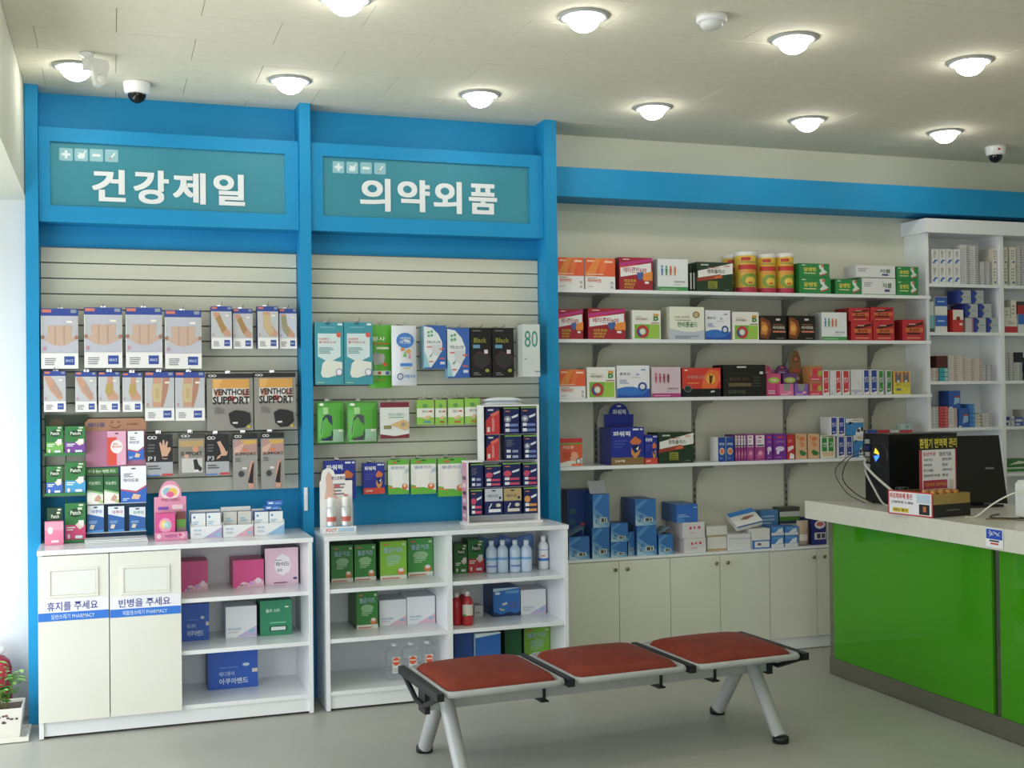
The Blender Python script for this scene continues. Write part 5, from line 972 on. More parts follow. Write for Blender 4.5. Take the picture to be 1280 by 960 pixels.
KP = [((606.8, 508.7, 624.6, 541.5), 'red', 'upper red roll tape pack in the stepped tape display'), ((607.8, 542.5, 623.7, 573.5), 'red', 'lower red roll tape pack in the stepped tape display'), ((629.3, 509.7, 649, 542), 'gray', 'navy tape pack with a grey disc on the top row beside the red packs'), ((651, 508.7, 670.6, 541.5), 'gray', 'navy tape pack with a grey disc on the top row beside the blue post'),
      ((630.8, 544.3, 652, 574.5), 'dark', 'black tape pack in the stepped tape display'), ((654.6, 544.3, 672.5, 574.5), 'gray', 'navy tape pack with a grey disc beside the black pack'), ((588, 580, 604, 610), 'dark', 'black tape pack with white lettering at the low end of the tape display'),
      ((606, 582, 626.6, 608.2), 'pink', 'navy tape pack with a pink disc next to the low end of the tape display'), ((628.4, 579, 650.9, 608.2), 'pink', 'navy tape pack with a pink disc in the middle of the tape display'), ((653.7, 579, 672.5, 607.2), 'pink', 'navy tape pack with a pink disc beside the blue post'), ((588, 612.8, 603, 642.8), 'pink', 'navy tape pack with a pink disc in the bottom corner of the tape display'),
      ((606, 611, 628.5, 642.8), 'lav', 'navy and silver tape pack in the bottom row'), ((629.7, 610.5, 652, 642.8), 'gold', 'navy and gold tape pack in the bottom row'), ((654.6, 609.5, 672.5, 641), 'org', 'navy tape pack with orange discs in the bottom row')]
RZ = [K(640, y).z for y in (542.5, 575.2, 608.6, 643)]+[zA+.014]
RZ[3] = max(RZ[3], zA+.014)
for r, k, l in KP:
    row = min(range(4), key=lambda n: abs((542, 575, 608, 643)[n]-r[3])); xa, xb, _, zt_ = span(r, Yk+.012)
    top = (zB2-e if row == 0 else RZ[row-1])-.003
    if row == 2 and xb < xB+.002: top = min(top, zB-e-.002)
    carton('tape_pack', l, None, Yk+.012, .07, kioskpack(k), cat='packet', dims=(max(xa, (xA if row > 1 else xB)+e+.001), min(xb, xD-e-.001), RZ[row]+.0004, min(zt_, top)))
q = MB()
for row in range(4):
    q = MB(); q.box((xA if row > 1 else xB)+e-o.x, .010, RZ[row]-o.z-.0018, xD-e-o.x, dk-.005, RZ[row]-o.z-.0006, mat('#cfd2d6', .3)); q.build('divider_shelf', t)
q = MB(); x0, x1, _, _ = span((605, 495, 654, 505), Yk+.03); n = 10; W = x1-x0
for s in (0, 1):
    v = []
    for i in range(n+1):
        u = i/n; hh = .018*(1-(2*u-1)**4)+.003
        v += [(W*u, .0, .001+s*.02), (W*u, .02, s*.02+hh), (W*u, .07, s*.02+hh), (W*u, .09, .001+s*.02)]
    q.add(v, [(i*4+k, (i+1)*4+k, (i+1)*4+k+1, i*4+k+1) for i in range(n) for k in range(3)]+[(i*4+3, (i+1)*4+3, (i+1)*4, i*4) for i in range(n)], mat('#dfe3e6', .3), True)
q.box(.01, .0, .0195, W-.03, .002, .022, mat('#3f86c8'))
tag(q.build('wrapped_packet', None, (x0, Yk+.012, zB2+.0005)), 'flat white wrapped packet lying on top of the tape display', 'packet')

# ================================================================== boxes inside the low cabinets
def incab(label, r, des, zb, dep=.14, group=None, name='carton', lo=5.845, hi=6.08):
    Y = min(hi, max(lo, U((r[0]+r[2])/2, r[3], 'z', zb).y))
    xa, xb, _, zt_ = span(r, Y); xm = (xa+xb)/2
    lo_x, hi_x = (.311, .910) if xm < .95 else ((1.020, 1.618) if xm < 1.63 else (1.653, 2.265))
    return carton(name, label, None, Y, min(dep, 6.262-Y), des, group=group, dims=(max(xa, lo_x), min(xb, hi_x), zb, zt_))
A, Bz, Cz = Z1[2], Z1[1], Z1[0]
incab('bright pink carton against the bin door on the upper shelf', (226, 701.6, 260, 738.7), pinkfloor(), A, .16)
incab('bright pink carton beside the pale pink hydrocolloid box', (291, 700, 330, 734), pinkfloor(), A, .18)
incab('pale pink plaster box with a white hexagon', (331, 685, 373, 730), hide_pink(), A, .16)
incab('blue aqua plaster box on the middle shelf against the bin door', (226, 755, 261.6, 801), aquaband(), Bz, .16)
incab('white plaster carton with a lilac corner on the middle shelf of the bin cabinet', (282, 758, 321, 797), hydro(), Bz, .16)
incab('dark green plaster carton with a black barcode label', (325, 750.5, 365, 794), greenfl(), Bz, .17)
incab('large blue aqua plaster box alone on the bottom shelf', (260, 814, 322.5, 858), aquaband(), Cz, .2)
incab('dark green gauze box in the corner of the upper left compartment', (414, 682, 441.5, 728), greenbig(), A, .2)
incab('dark green gauze box second from the cabinet side', (443, 680.6, 470, 726), greenbig(), A, .2)
incab('lime green gauze box between darker green boxes', (475, 676.6, 508.5, 724.5), greenbig('#7fbf1e'), A, .2)
incab('tall green gauze box next to the cabinet divider', (509.5, 673, 542, 720), greenbig('#3a9a3c'), A, .2)
incab('dark green gauze box beside two white cartons', (445.5, 740, 472.6, 786), greenbig(), Bz, .22)
incab('white carton with a pink corner next to the green gauze box', (474, 750, 508, 782), hydro('#e8b8c8'), Bz, .18)
incab('white carton with a pink corner next to the cabinet divider', (509, 745.7, 544, 780), hydro('#e8b8c8'), Bz, .18)
# clear water bottles in shrink wrap
GLS = mat('#eef4f8', .08, trans=.9, alpha=.32)
for k in range(3):
    px = 493+k*20.5; c = U(px, 820, 'y', 5.98)
    t = thing('water_bottle', 'clear plastic bottle with an orange label, '+('farthest from the divider', 'middle of three', 'next to the divider')[k], 'bottle', (c.x, 5.98, Cz+.001), 0, 'clear bottles on the bottom shelf')
    q = MB(); s = .040
    pts = lambda s: [(s*.7, -s), (s, -s*.7), (s, s*.7), (s*.7, s), (-s*.7, s), (-s, s*.7), (-s, -s*.7), (-s*.7, -s)]
    v = []; hs = [(0, s*.96), (.01, s), (.142, s), (.156, s*.75), (.164, .014), (.17, .014)]
    for h, r_ in hs: v += [(a*r_/s, b*r_/s, h) for a, b in pts(s)]
    q.add(v, [(j*8+i, j*8+(i+1)%8, (j+1)*8+(i+1)%8, (j+1)*8+i) for j in range(len(hs)-1) for i in range(8)]+[tuple(range(8))[::-1]], GLS); q.build('body', t)
    q = MB(); q.lathe([(.016, .168), (.016, .182), (.001, .183)], (0, 0, 0), mat('#e8ecf0', .3), 12); q.build('cap', t)
    q = MB(); q.box(-.02, -s-.002, .036, .02, -s-.0008, .118, mat('#e6e6e2', .5)); paint(q, -.02, .036, .02, .118, -s-.002, [('e', .5, .72, .48, .25, '#e0562a'), ('r', .08, .70, .9, .78, '#f2e4da'), ('l', .12, .08, .9, .34, 3, '#a8a8a8')]); q.build('label', t)
# right-hand compartments
incab('green plaster pack standing against the divider', (568, 680.6, 584.3, 716), patch('#2a7a28', '#1f6a2a'), A, .12)
incab('red and green plaster pack beside the bagged bottles', (585, 675, 605, 713.7), patch('#cf2a34'), A, .12)
def bottle(name, label, px, base, top, zb, col, capc, r, bands, Y=None, group=None):
    c = U(px, base, 'z', zb); Y = Y or min(6.1, max(5.87, c.y)); c = U(px, base, 'y', Y); c.x = min(c.x, 2.268-r-.003); H = U(px, top, 'y', Y).z-zb
    t = thing(name, label, 'bottle', (c.x, Y, zb+.001), 0, group)
    q = MB(); q.lathe([(.001, 0), (r*.92, 0), (r, .006), (r, H*.68), (r*.9, H*.75), (r*.45, H*.84), (r*.42, H*.87), (.001, H*.87)], (0, 0, 0), mat(col, .25), 20); q.build('body', t)
    q = MB(); q.lathe([(r*.44, H*.86), (r*.46, H*.87), (r*.46, H*.985), (r*.38, H), (.001, H)], (0, 0, 0), mat(capc, .35), 16); q.build('cap', t)
    for k, (z0, z1, cc, a0, a1) in enumerate(bands):
        q = MB(); q.lathe([(r+.0006+.0004*k, H*z0), (r+.0006+.0004*k, H*z1)], (0, 0, 0), mat(cc, .45), 16, a0=a0*math.pi, a1=a1*math.pi); q.build('label_band', t)
    return t, H
lb = [(.40, .48, '#6aa8e0', 1.0, 2.0), (.18, .24, '#7a8ad0', 1.1, 1.9)]
for k, px in enumerate((614.5, 628.5, 644, 658)):
    bottle('disinfectant_bottle', 'pale blue disinfectant bottle in the blue bag, '+('next to the red plaster pack', 'second from the red plaster pack', 'third from the red plaster pack', 'next to the white bottle')[k], px, 713-k*.8, 675+(k == 0), A, '#c6d8ee', '#dbe6f2', .0300, lb if k % 2 == 0 else lb[:1], 6.04-.012*k, 'bagged disinfectant bottles')
q = MB(); x0 = U(607, 700, 'y', 6.0).x; x1 = U(672, 700, 'y', 6.0).x; n = 14; v = []; rr = random.Random(5)
for j in range(7):
    for i in range(n+1):
        u = i/n; h = j/6; v.append((x0+(x1-x0)*u+(.02*h if u > .8 else 0), 6.115-.01*max(0, h-.6)+.010*math.sin(u*19+j)+rr.uniform(-.004, .004), .001+.195*h*(1-.12*abs(math.sin(u*7)))))
q.add([(a, b, A+c) for a, b, c in v], [(j*(n+1)+i, j*(n+1)+i+1, (j+1)*(n+1)+i+1, (j+1)*(n+1)+i) for j in range(6) for i in range(n)], mat('#5f8ad0', .25, alpha=.75), True)
sd = q.build('plastic_bag', None); m_ = sd.modifiers.new('thickness', 'SOLIDIFY'); m_.thickness = .0008; tag(sd, 'crumpled blue plastic bag behind the disinfectant bottles', 'bag')
bottle('disinfectant_bottle', 'white disinfectant bottle standing alone by the cabinet side', 682, 711, 670, A, '#eceeef', '#f2f2f0', .029, [(.58, .60, '#5f9ad8', 1, 2), (.26, .34, '#2f7ad0', 1, 2), (.40, .44, '#d8604a', 1.3, 1.5)])
for k, (px, b, tp, Y, lab) in enumerate(((571, 779, 741, 5.95, 'red syrup bottle partly hidden by the cabinet divider'), (579, 774, 737, 6.02, 'red syrup bottle standing behind two others'), (584.5, 782, 739, 5.92, 'red syrup bottle with a white label standing in front'))):
    bottle('syrup_bottle', lab, px, b, tp, Bz, '#c01a2a', '#eceae6', .029, [(.30, .62, '#e2dcd0', 1.05, 1.95), (.28, .34, '#6a9a3a', 1.0, 1.35)] if k == 2 else [], Y)
incab('small white box behind the syrup bottles', (593, 757, 604, 766), ('#d8d8d8', '#c4c4c4', [('l', .1, .3, .8, .6, 1, '#aaa8a8')]), Bz, .08, hi=6.12)
incab('blue wet-wipe carton on the middle right shelf', (616.5, 735, 650, 770), bluebox(), Bz, .24)
incab('white carton with a lilac corner beside the blue carton', (651, 737, 682.6, 767.5), hydro(), Bz, .2)
carton('carton', 'dark blue flat carton on the bottom right shelf', (568, 797, 592, 838), 5.90, .22, ('#1d4a94', '#2560b0', []), zb=Cz, dims=(max(1.654, U(568, 810, 'y', 5.9).x), U(591, 810, 'y', 5.9).x, Cz, .335))
carton('carton', 'bright blue bag-like carton on the bottom right shelf', None, 5.88, .22, ('#2468b8', '#c0d8ea', [('p', [(0,.9),(1,.97),(1,1),(0,1)], '#d8e6ee')]), dims=(U(594, 810, 'y', 5.88).x, U(626, 810, 'y', 5.88).x, Cz, .315))
carton('carton', 'dark green carton on the bottom right shelf', None, 5.94, .2, ('#1a5a34', '#123f24', []), dims=(U(631, 810, 'y', 5.94).x, U(652, 810, 'y', 5.94).x, Cz, .325))
incab('lime green gauze box on the bottom right shelf', (655, 783.6, 691, 828), greenbig('#7fc022'), Cz, .2)

# ================================================================== goods on the wall shelves
YF = 6.205
def sh(i, label, r, des, dep=.14, group=None, name='medicine_box', Y=YF, zb=None, rz=0):
    return carton(name, label, r, Y, dep, des, zb=ZS[i]+.0004 if zb is None else zb, group=group, rz=rz)
T = 'on the top wall shelf'; S2 = 'on the second wall shelf'; S3 = 'on the third wall shelf'; S4 = 'on the lowest wall shelf'
sh(0, 'orange and white supplement box beside the blue post '+T, (697, 322, 730, 359), orangebox())
sh(0, 'orange and white supplement box beside the dark red box '+T, (731.5, 323, 769, 359), orangebox())
sh(0, 'dark red tonic box with a white slanted band '+T, (774, 322, 815.5, 359), redbox(), .15)
sh(0, 'white box with small coloured figures and a green foot '+T, (822, 324, 860, 360), people(), .15)
sh(0, 'dark green herbal drink box with a white slanted band '+T, (871, 328, 916, 362), herbal(), .15)
for k, x in enumerate((863.5, 867.5)):
    sh(0, 'dark green herbal box seen edge-on '+('beside the figures box ' if k == 0 else 'touching the front herbal box ')+T, (x-1.5, 331, x+1.5, 361), ('#1c3a26', '#16301f', [('r', .1, .1, .9, .7, '#cfd0ca')]), .16, 'edge-on herbal drink boxes', Y=6.235)
def canister(label, x0, x1, top, Y, group=None):
    ym = 340; a = U(x0, ym, 'y', Y).x; b = U(x1, ym, 'y', Y).x; r = (b-a)/2; zb = ZS[0]+.001; H = U((x0+x1)/2, top, 'y', Y).z-zb
    t = thing('supplement_canister', label, 'canister', ((a+b)/2, Y+r, zb), 0, group)
    q = MB(); q.lathe([(.001, 0), (r, 0), (r, H*.9), (r*.96, H*.92)], (0, 0, 0), mat('#e2b81a', .25), 20); q.build('body', t)
    q = MB(); q.lathe([(r*1.0, H*.9), (r*1.02, H*.91), (r*1.02, H*.985), (r*.9, H), (.001, H)], (0, 0, 0), mat('#e6e4de', .4), 20); q.build('lid', t)
    q = MB()
    def band(z0, z1, c, a0, a1, k=0): q.lathe([(r+.0006+k*.0004, H*z0), (r+.0006+k*.0004, H*z1)], (0, 0, 0), mat(c, .35), 12, a0=a0*math.pi, a1=a1*math.pi)
    band(.0, .13, '#b8204a', 1.0, 2.0); band(.56, .68, '#c8281e', 1.12, 1.88); band(.48, .54, '#e0902a', 1.2, 1.8); band(.72, .76, '#a8903a', 1.2, 1.7); band(.78, .86, '#c02a1e', 1.22, 1.5)
    for j in range(10):
        h0, h1 = .14+j*.032, .14+(j+1)*.032; ww = .30*math.sqrt(max(0.01, 1-((h0+h1)/2-.30)**2/.17**2)); band(h0, h1, '#7a9a2a', 1.5-ww, 1.5+ww, 1)
    for j in range(6):
        h0, h1 = .2+j*.03, .2+(j+1)*.03; ww = .16*math.sqrt(max(0.01, 1-((h0+h1)/2-.29)**2/.1**2)); band(h0, h1, '#e8c02a', 1.5-ww, 1.5+ww, 2)
    band(.22, .26, '#c8402a', 1.42, 1.56, 3); q.build('printed_wrap', t)
canister('yellow supplement canister standing behind the herbal drink box', 909, 926, 318, 6.325)
canister('yellow supplement canister standing forward in front of the others', 926.5, 950, 314, 6.20)
canister('yellow supplement canister half hidden behind two others', 947, 962, 319, 6.335)
canister('yellow supplement canister in the middle of the canister row', 953, 974.5, 317, 6.215)
canister('yellow supplement canister next to the green boxes', 976, 997, 316, 6.215)
def stack2(i, lab, r1, r2, des, dep=.13, Y=YF):
    a = sh(i, lab+', lower of two', r1, des, dep, Y=Y); zz = a.location.z+max(v.co.z for v in a.data.vertices)
    xa, xb, _, zt_ = span(r2, Y); carton('medicine_box', lab+', upper of two', None, Y, dep, des, dims=(xa, xb, zz+.0006, max(zz+.02, zt_)))
stack2(0, 'green tablet box with yellow lettering beside the canisters', (999, 347.3, 1038.6, 364), (999, 329.5, 1037, 346.5), greenrun())
sh(0, 'green tablet box with yellow lettering lying singly '+T, (1044, 349, 1077, 364.6), greenrun(), .12, Y=6.215)
stack2(0, 'long white medicine box stacked between green boxes', (1078, 348, 1119.5, 364.6), (1070, 332, 1119, 347), whitelong(), .13)
stack2(0, 'green tablet box with yellow lettering next to the tall cabinet', (1120.5, 350.5, 1148, 366), (1120.5, 333.5, 1148, 350), greenrun())

sh(1, 'dark red tonic box with a white band against the post '+S2, (697.5, 386.7, 729, 424), redbox(), .15)
sh(1, 'dark red tonic box with a white band, clear of post, '+S2, (735, 385.6, 782, 424), redbox(), .15)
sh(1, 'white and green vitamin box beside the red box '+S2, (790, 388, 826, 424), greenB(), .16)
sh(1, 'cream joint tablet box with green lettering '+S2, (837, 383.6, 880.5, 424.7), creambox(), .16, Y=6.195)
sh(1, 'white and blue tablet box with a wave print '+S2, (881.5, 388, 913, 424.6), bluewave(), .15)
sh(1, 'white and green vitamin box beside the black boxes '+S2, (915.5, 390, 948.6, 425), greenB(), .15)
sh(1, 'black box with an orange glow next to the vitamin box '+S2, (950, 394.7, 983, 424.6), blackorange(), .13)
sh(1, 'black box with an orange glow by the white figures box '+S2, (986, 394.7, 1018.6, 424.6), blackorange(), .13)
sh(1, 'white box with small coloured figures beside the red stack '+S2, (1027, 390.6, 1058.5, 424), people(), .15)
for k, (a, b) in enumerate((((1064, 402, 1090.5, 424.6), (1061, 385, 1087, 401)), ((1091.5, 402, 1118, 424.6), (1088, 384, 1117, 401)))):
    stack2(1, 'red ginseng tonic box in the pile '+('touching the white figures box' if k == 0 else 'next to the single red box'), a, b, redsmall(), .15)
sh(1, 'red ginseng tonic box standing singly by the tall cabinet '+S2, (1128, 399.7, 1155, 424.6), redsmall(), .15)

sh(2, 'orange and white supplement box '+S3, (699, 462, 732, 499), orangebox(), .14)
sh(2, 'white and green vitamin box '+S3, (733.5, 459, 769.5, 499), greenB(), .15)
sh(2, 'white and blue tablet box with a wave print '+S3, (771, 457, 812, 498), bluewave(), .15)
sh(2, 'pale pink box with a row of dark figures '+S3, (814.5, 459, 851, 497.5), pinklip(), .15)
sh(2, 'red and black energy tonic box '+S3, (852.5, 460, 901, 497), redblack(), .15)
sh(2, 'wide black ginseng box '+S3, (904, 456, 957, 495.7), blackwide(), .13)
def topper(label, r, c1, c2, body, Y, i=2, zb=None):
    """small display carton with a rounded card rising behind"""
    x0, x1, _, z1 = span(r, Y); zb = ZS[i]+.0006 if zb is None else zb; zm = U((r[0]+r[2])/2, body, 'y', Y).z
    t = thing('display_carton', label, 'box', ((x0+x1)/2, Y, zb)); hw = (x1-x0)/2-.0008; H, h = z1-zb, zm-zb
    q = MB(); q.box(-hw, 0, 0, hw, .10, h, mat(c1, .4), mat(c2, .4), mat(c2, .4)); paint(q, -hw, 0, hw, h, 0, [('e', .5, .7, .42, .14, '#a8c23a'), ('t', '키즈', .3, .64, .7, .76, '#f2ecf0', .02), ('l', .1, .1, .6, .3, 2, '#e8d0e0')]); q.build('body', t)
    q = MB(); n = 10; pts = [(-hw, h), (hw, h), (hw, h+(H-h)*.5), (hw*.78, h+(H-h)*.5)]+[(hw*.78*math.cos(a*math.pi/n), h+(H-h)*(.55+.45*math.sin(a*math.pi/n))) for a in range(n+1)]+[(-hw*.78, h+(H-h)*.5), (-hw, h+(H-h)*.5)]
    q.prism(pts, .09, .093, mat(c1, .5)); paint(q, -hw*.8, h, hw*.8, H, .09, [('e', .5, .74, .32, min(.2, .5*hw/(H-h)), c2), ('e', .5, .74, .18, min(.12, .28*hw/(H-h)), '#d86a5a'), ('r', .16, .36, .84, .44, '#d8503a'), ('r', .2, .12, .8, .22, '#e0d0c8')]); q.build('header_card', t)
topper('pink display carton with a rounded header beside the black ginseng box', (958, 456, 976, 494.6), '#d84a86', '#b83a7a', 467, 6.24)
topper('purple display carton with a rounded header behind the small boxes', (978.5, 456, 996, 494.6), '#6a3a8a', '#55306e', 467, 6.26)
sh(2, 'small pink window box in front of the rounded headers', (974.5, 480, 992, 494.8), windowbox('#e06a9c', '#c84a86'), .05, Y=6.20)
sh(2, 'small purple window box in front of the rounded headers', (993, 480, 1010.5, 494.8), windowbox('#8a5ab8', '#6a4296'), .05, Y=6.20)
topper('brown display carton with a tall rounded header '+S3, (996.5, 437, 1013.5, 494.6), '#9a6a3c', '#7a4a26', 480, 6.27)
stack2(2, 'red and yellow kids vitamin box stacked by the white tube boxes', (1011.5, 476, 1027.5, 494.6), (1011.5, 457.5, 1027.5, 475.5), yellowpink(), .07)
for r, c, l in (((1028.5, 463, 1036.5, 493.5), '#d02a34', 'slim white box with a red strip next to the kids vitamin boxes'), ((1044, 463, 1051.5, 493.2), '#d02a34', 'slim white box with a red strip beside a plain white face'), ((1053, 463, 1062, 493), '#d02a34', 'slim white box with a red strip next to the plain white carton'),
                ((1079, 462, 1087, 491.8), '#24429c', 'slim white box with a blue strip next to the plain white carton'), ((1088, 462, 1097, 491.6), '#24429c', 'slim white box with a blue strip next to the green strip boxes'), ((1097.8, 463, 1104.5, 491.5), '#2a8a34', 'slim white box with a green strip next to the blue strip boxes'), ((1107.5, 463, 1114.8, 491.5), '#2a8a34', 'slim white box with a green strip next to the yellow box')):
    sh(2, l, r, strip(c), .15)
sh(2, 'white slim carton with a faint print between two red strip boxes', (1037.5, 463, 1043.3, 493.3), plainw('#d8d8dc'), .14, Y=6.21)
sh(2, 'plain white carton with a lilac foot between red and blue strip boxes', (1063.5, 462, 1078, 492.3), plainw(), .15, Y=6.21)
sh(2, 'yellow rub-on lotion twin box '+S3, (1117, 464, 1138, 491.6), yellow2(), .08)

sh(3, 'small orange and red kids tablet box by the blue post '+S4, (700, 548, 728, 583), kidred(), .12, Y=6.20)
t = thing('patch_display', 'blue muscle patch display carton with a domed header '+S4, 'display stand', (0, 6.20, ZS[3]+.0006)); Yp = 6.20
x0, x1, _, z1 = span((764, 534.5, 805, 580.6), Yp); t.location.x = (x0+x1)/2; hw = (x1-x0)/2; h = z1-ZS[3]
q = MB(); bd = bluepaste(); q.box(-hw, 0, 0, hw, .17, h, mat(bd[0], .4), mat(bd[1], .4), mat(bd[1], .4)); paint(q, -hw, 0, hw, h, 0, bd[2]); q.build('carton', t)
q = MB(); zt_ = U(774, 504, 'y', Yp+.16).z-t.location.z; za_ = U(774, 518, 'y', Yp+.16).z-t.location.z; xl = U(755, 520, 'y', Yp+.16).x-t.location.x; xr = U(792, 520, 'y', Yp+.16).x-t.location.x; xm = (xl+xr)/2; rw = (xr-xl)/2
pts = [(xl+.004, h+.001), (xr-.004, h+.001), (xr, za_), (xm+rw*.68, za_)]+[(xm+rw*.68*math.cos(math.pi*k/10), za_+(zt_-za_)*math.sin(math.pi*k/10)) for k in range(1, 10)]+[(xm-rw*.68, za_), (xl, za_)]
q.prism(pts, .16, .164, mat('#1c2f9a', .4)); q.text('파워픽', xm-.04, za_-.002, xm+.045, za_+.03, .159, mat('#dfe2ee'), .03); q.box(xm-.012, .1585, zt_-.022, xm+.014, .1595, zt_-.012, mat('#dfe2ee')); q.build('domed_header', t)
sh(3, 'small blue and red muscle patch box beside the display carton '+S4, (805.8, 544, 822, 579), bluered(), .13)
sh(3, 'dark green herbal drink box with a white slanted band '+S4, (823, 540.7, 867, 577), herbal(), .15)
for r, l in (((897.5, 546.7, 907, 574.3), 'small blue box with an orange disc at the end of the row'), ((907.6, 546.7, 917.4, 574.2), 'small blue box with an orange disc beside the pink-edged boxes')): sh(3, l, r, smallblue(), .10)
for k in range(4):
    x = 918.4+k*3.7; sh(3, 'thin pink and white box seen edge-on, '+('touching the small blue boxes', 'second from the small blue boxes', 'third from the small blue boxes', 'touching the slim pink box')[k], (x, 543.5, x+3.4, 574), purple('#9a3a84'), .12, 'thin edge-on boxes on the lowest wall shelf', Y=6.22)
sh(3, 'slim pink box with a white top beside the edge-on boxes', (933.5, 543, 942.5, 573.8), purple('#a8408a'), .12)
sh(3, 'wider pink box with a white top beside the purple boxes', (943.4, 543, 956.6, 573.3), purple('#a8408a'), .12)
sh(3, 'narrow purple box between the pink and wide purple boxes', (957.4, 543, 965.6, 573), purpleplain(), .12)
sh(3, 'wide purple freshener box '+S4, (966.5, 542.5, 983, 572.5), purpleplain(), .10)
sh(3, 'slim red carton between the purple and peach boxes', (983.8, 543.5, 993, 571.8), redcart(), .11)
sh(3, 'peach box with orange flowers beside the red carton', (994.5, 542.5, 1008.5, 571.2), peach(), .11)
sh(3, 'peach box with orange flowers beside the green strip box', (1009.8, 542.5, 1024, 570.8), peach(), .11)
sh(3, 'white box with twin green strips '+S4, (1025.5, 544.5, 1044, 569.8), greenstrip2(), .10)
stack2(3, 'slim white box with a blue strip next to the twin green strips', (1047, 545.5, 1056, 569.2), (1038, 521.5, 1046.7, 545), strip('#24429c'), .11)
stack2(3, 'slim white box with a blue strip next to the icy blue boxes', (1057, 545, 1065.7, 569), (1047.3, 521.5, 1056.3, 544.5), strip('#24429c'), .11)
stack2(3, 'icy blue cooling patch box '+S4, (1066.6, 544, 1079, 568.3), (1057, 523, 1079, 543.5), snow(), .11)
for k, (x0, x1, c, l) in enumerate(((1084, 1096, '#2a4aa8', 'blue flat box behind the computer tower'), (1097, 1112, '#b8242e', 'red flat box beside the blue one behind the computer tower'), (1113, 1124, '#c8c8c4', 'pale flat box behind the computer tower'), (1125, 1141, '#c8303a', 'red flat box farthest along behind the computer tower'))):
    sh(3, l, (x0, 537.5, x1, 566), (c, '#a8a8a8', [('l', .1, .5, .8, .8, 2, '#d8c8c4')]), .12)
carton('medicine_box', 'tiny pale teal box lying on a red flat box', (1128, 530, 1140, 537), 6.22, .06, ('#a8c4c4', '#b4cccc', [('e', .5, .5, .2, .3, '#7aa0a4')]), zb=U(1133, 537.5, 'y', YF).z+.001)

# ================================================================== cartons on the low cabinet run
ZK = .622
def kc(label, r, des, dep=.12, Y=6.20, zb=ZK, name='carton', rz=0): return carton(name, label, r, Y, dep, des, zb=zb, rz=rz)
def openflap(o, side):
    """a cardboard flap standing open on top of a carton"""
    v = [c.co for c in o.data.vertices]; x0 = min(c.x for c in v); x1 = max(c.x for c in v); H = max(c.z for c in v); d = max(c.y for c in v)
    q = MB(); w = x1-x0
    if side == 'tilt': q.add([(x0, 0, H), (x0, d, H), (x0+w*.8, d, H+w*.42), (x0+w*.8, 0, H+w*.42)], [(0, 1, 2, 3), (3, 2, 1, 0)], '#8fb4cc')
    if side == 'up': q.add([(x0, d*.3, H+.001), (x1, d*.3, H+.001), (x1-.012, d*.42, H+.075), (x0-.012, d*.42, H+.075)], [(0, 1, 2, 3), (3, 2, 1, 0)], '#d8dade')
    f = q.build('open_flap', o); m_ = f.modifiers.new('thickness', 'SOLIDIFY'); m_.thickness = .002
def ztop(o): return o.location.z+max(v.co.z for v in o.data.vertices)
a = kc('blue carton with its lid flap tilted open beside the low white cabinet', (711, 671, 737, 702), medblue(), .12); openflap(a, 'tilt')
b = kc('blue carton standing under the flap-topped tall carton', (740, 660, 762, 700), medblue(), .12)
kc('big dark blue carton standing at the back against the wall', (709, 612, 741, 668), ('#1f3f86', '#3a4a5c', [('p', [(.4,0),(1,.3),(1,.7),(.6,.4)], '#4a74b8'), ('r', .5, .46, .9, .5, '#b84a4a'), ('r', .55, .38, .95, .45, '#7a8a6a'), ('l', .1, .3, .4, .8, 3, '#2c5f6c')]), .09, 6.335)
c = carton('carton', 'tall blue carton with a white flap standing up, stacked on another', (741, 618, 762, 660), 6.205, .13, medblue(), zb=ztop(b)+.0006); openflap(c, 'up')
d = kc('short blue carton beside the flap-topped pile, lower of two', (763.5, 677.5, 784, 698.5), medblue(), .12)
carton('carton', 'short blue carton beside the flap-topped pile, upper of two', (763.5, 654, 785, 677), 6.20, .12, medblue(), zb=ztop(d)+.0006)
kc('small blue carton squeezed between the two blue piles', (785, 665, 793, 692), medblue(), .11, 6.24)
e = kc('large blue carton carrying another large blue carton', (796, 657, 821, 689.5), medblue(), .2, 6.21)
carton('carton', 'large blue carton with a dark side standing on another', (794, 624, 820, 657), 6.21, .2, medblue(), zb=ztop(e)+.0006)
f = kc('small blue carton with a tilted flap beside the white and pink cartons', (823.2, 668, 841.3, 689.5), medblue(), .12, 6.20); openflap(f, 'tilt')
g = kc('white carton with pink marks, lower of two under the wide blue carton', (855, 673, 882.5, 691.6), pinkwhite(), .2, 6.195)
h = carton('carton', 'white carton with pink marks, upper of two under the wide blue carton', (853, 653, 881, 673), 6.198, .2, pinkwhite(), zb=ztop(g)+.0006)
carton('carton', 'wide blue carton lying on the white and pink cartons', (846, 630.6, 872, 652.5), 6.20, .22, ('#2a6ac4', '#2f6aa8', [('p', [(0,0),(.5,0),(0,.5)], '#3f8ad6'), ('l', .1, .3, .6, .5, 2, '#8fc0ea'), ('r', .8, .8, .95, .84, '#c8dcf0')]), zb=ztop(h)+.0006, rz=-.05)
def flat(label, x0, x1, y0, y1, zb, Y, dep, des=('#dcdcd6', '#d2d2cc', [('r', 0, 0, 1, .16, '#c0a070')]), rz=0): return carton('flat_carton', label, (x0, y0, x1, y1), Y, dep, des, zb=zb, rz=rz)
a = flat('flat white carton with a tan edge, lowest in the pile beside the pink-marked cartons', 884, 908, 671, 685, ZK, 6.215, .18); a2 = flat('flat white carton with a tan edge, topmost in the pile beside the pink-marked cartons', 883, 909, 658, 671, ztop(a)+.0006, 6.213, .18)
b = flat('long flat white carton under the tilted picture box', 910, 938.5, 668, 682, ZK, 6.205, .2, ('#dcdee0', '#e6e6e6', [('r', 0, .7, 1, .76, '#b8bcc0')]))
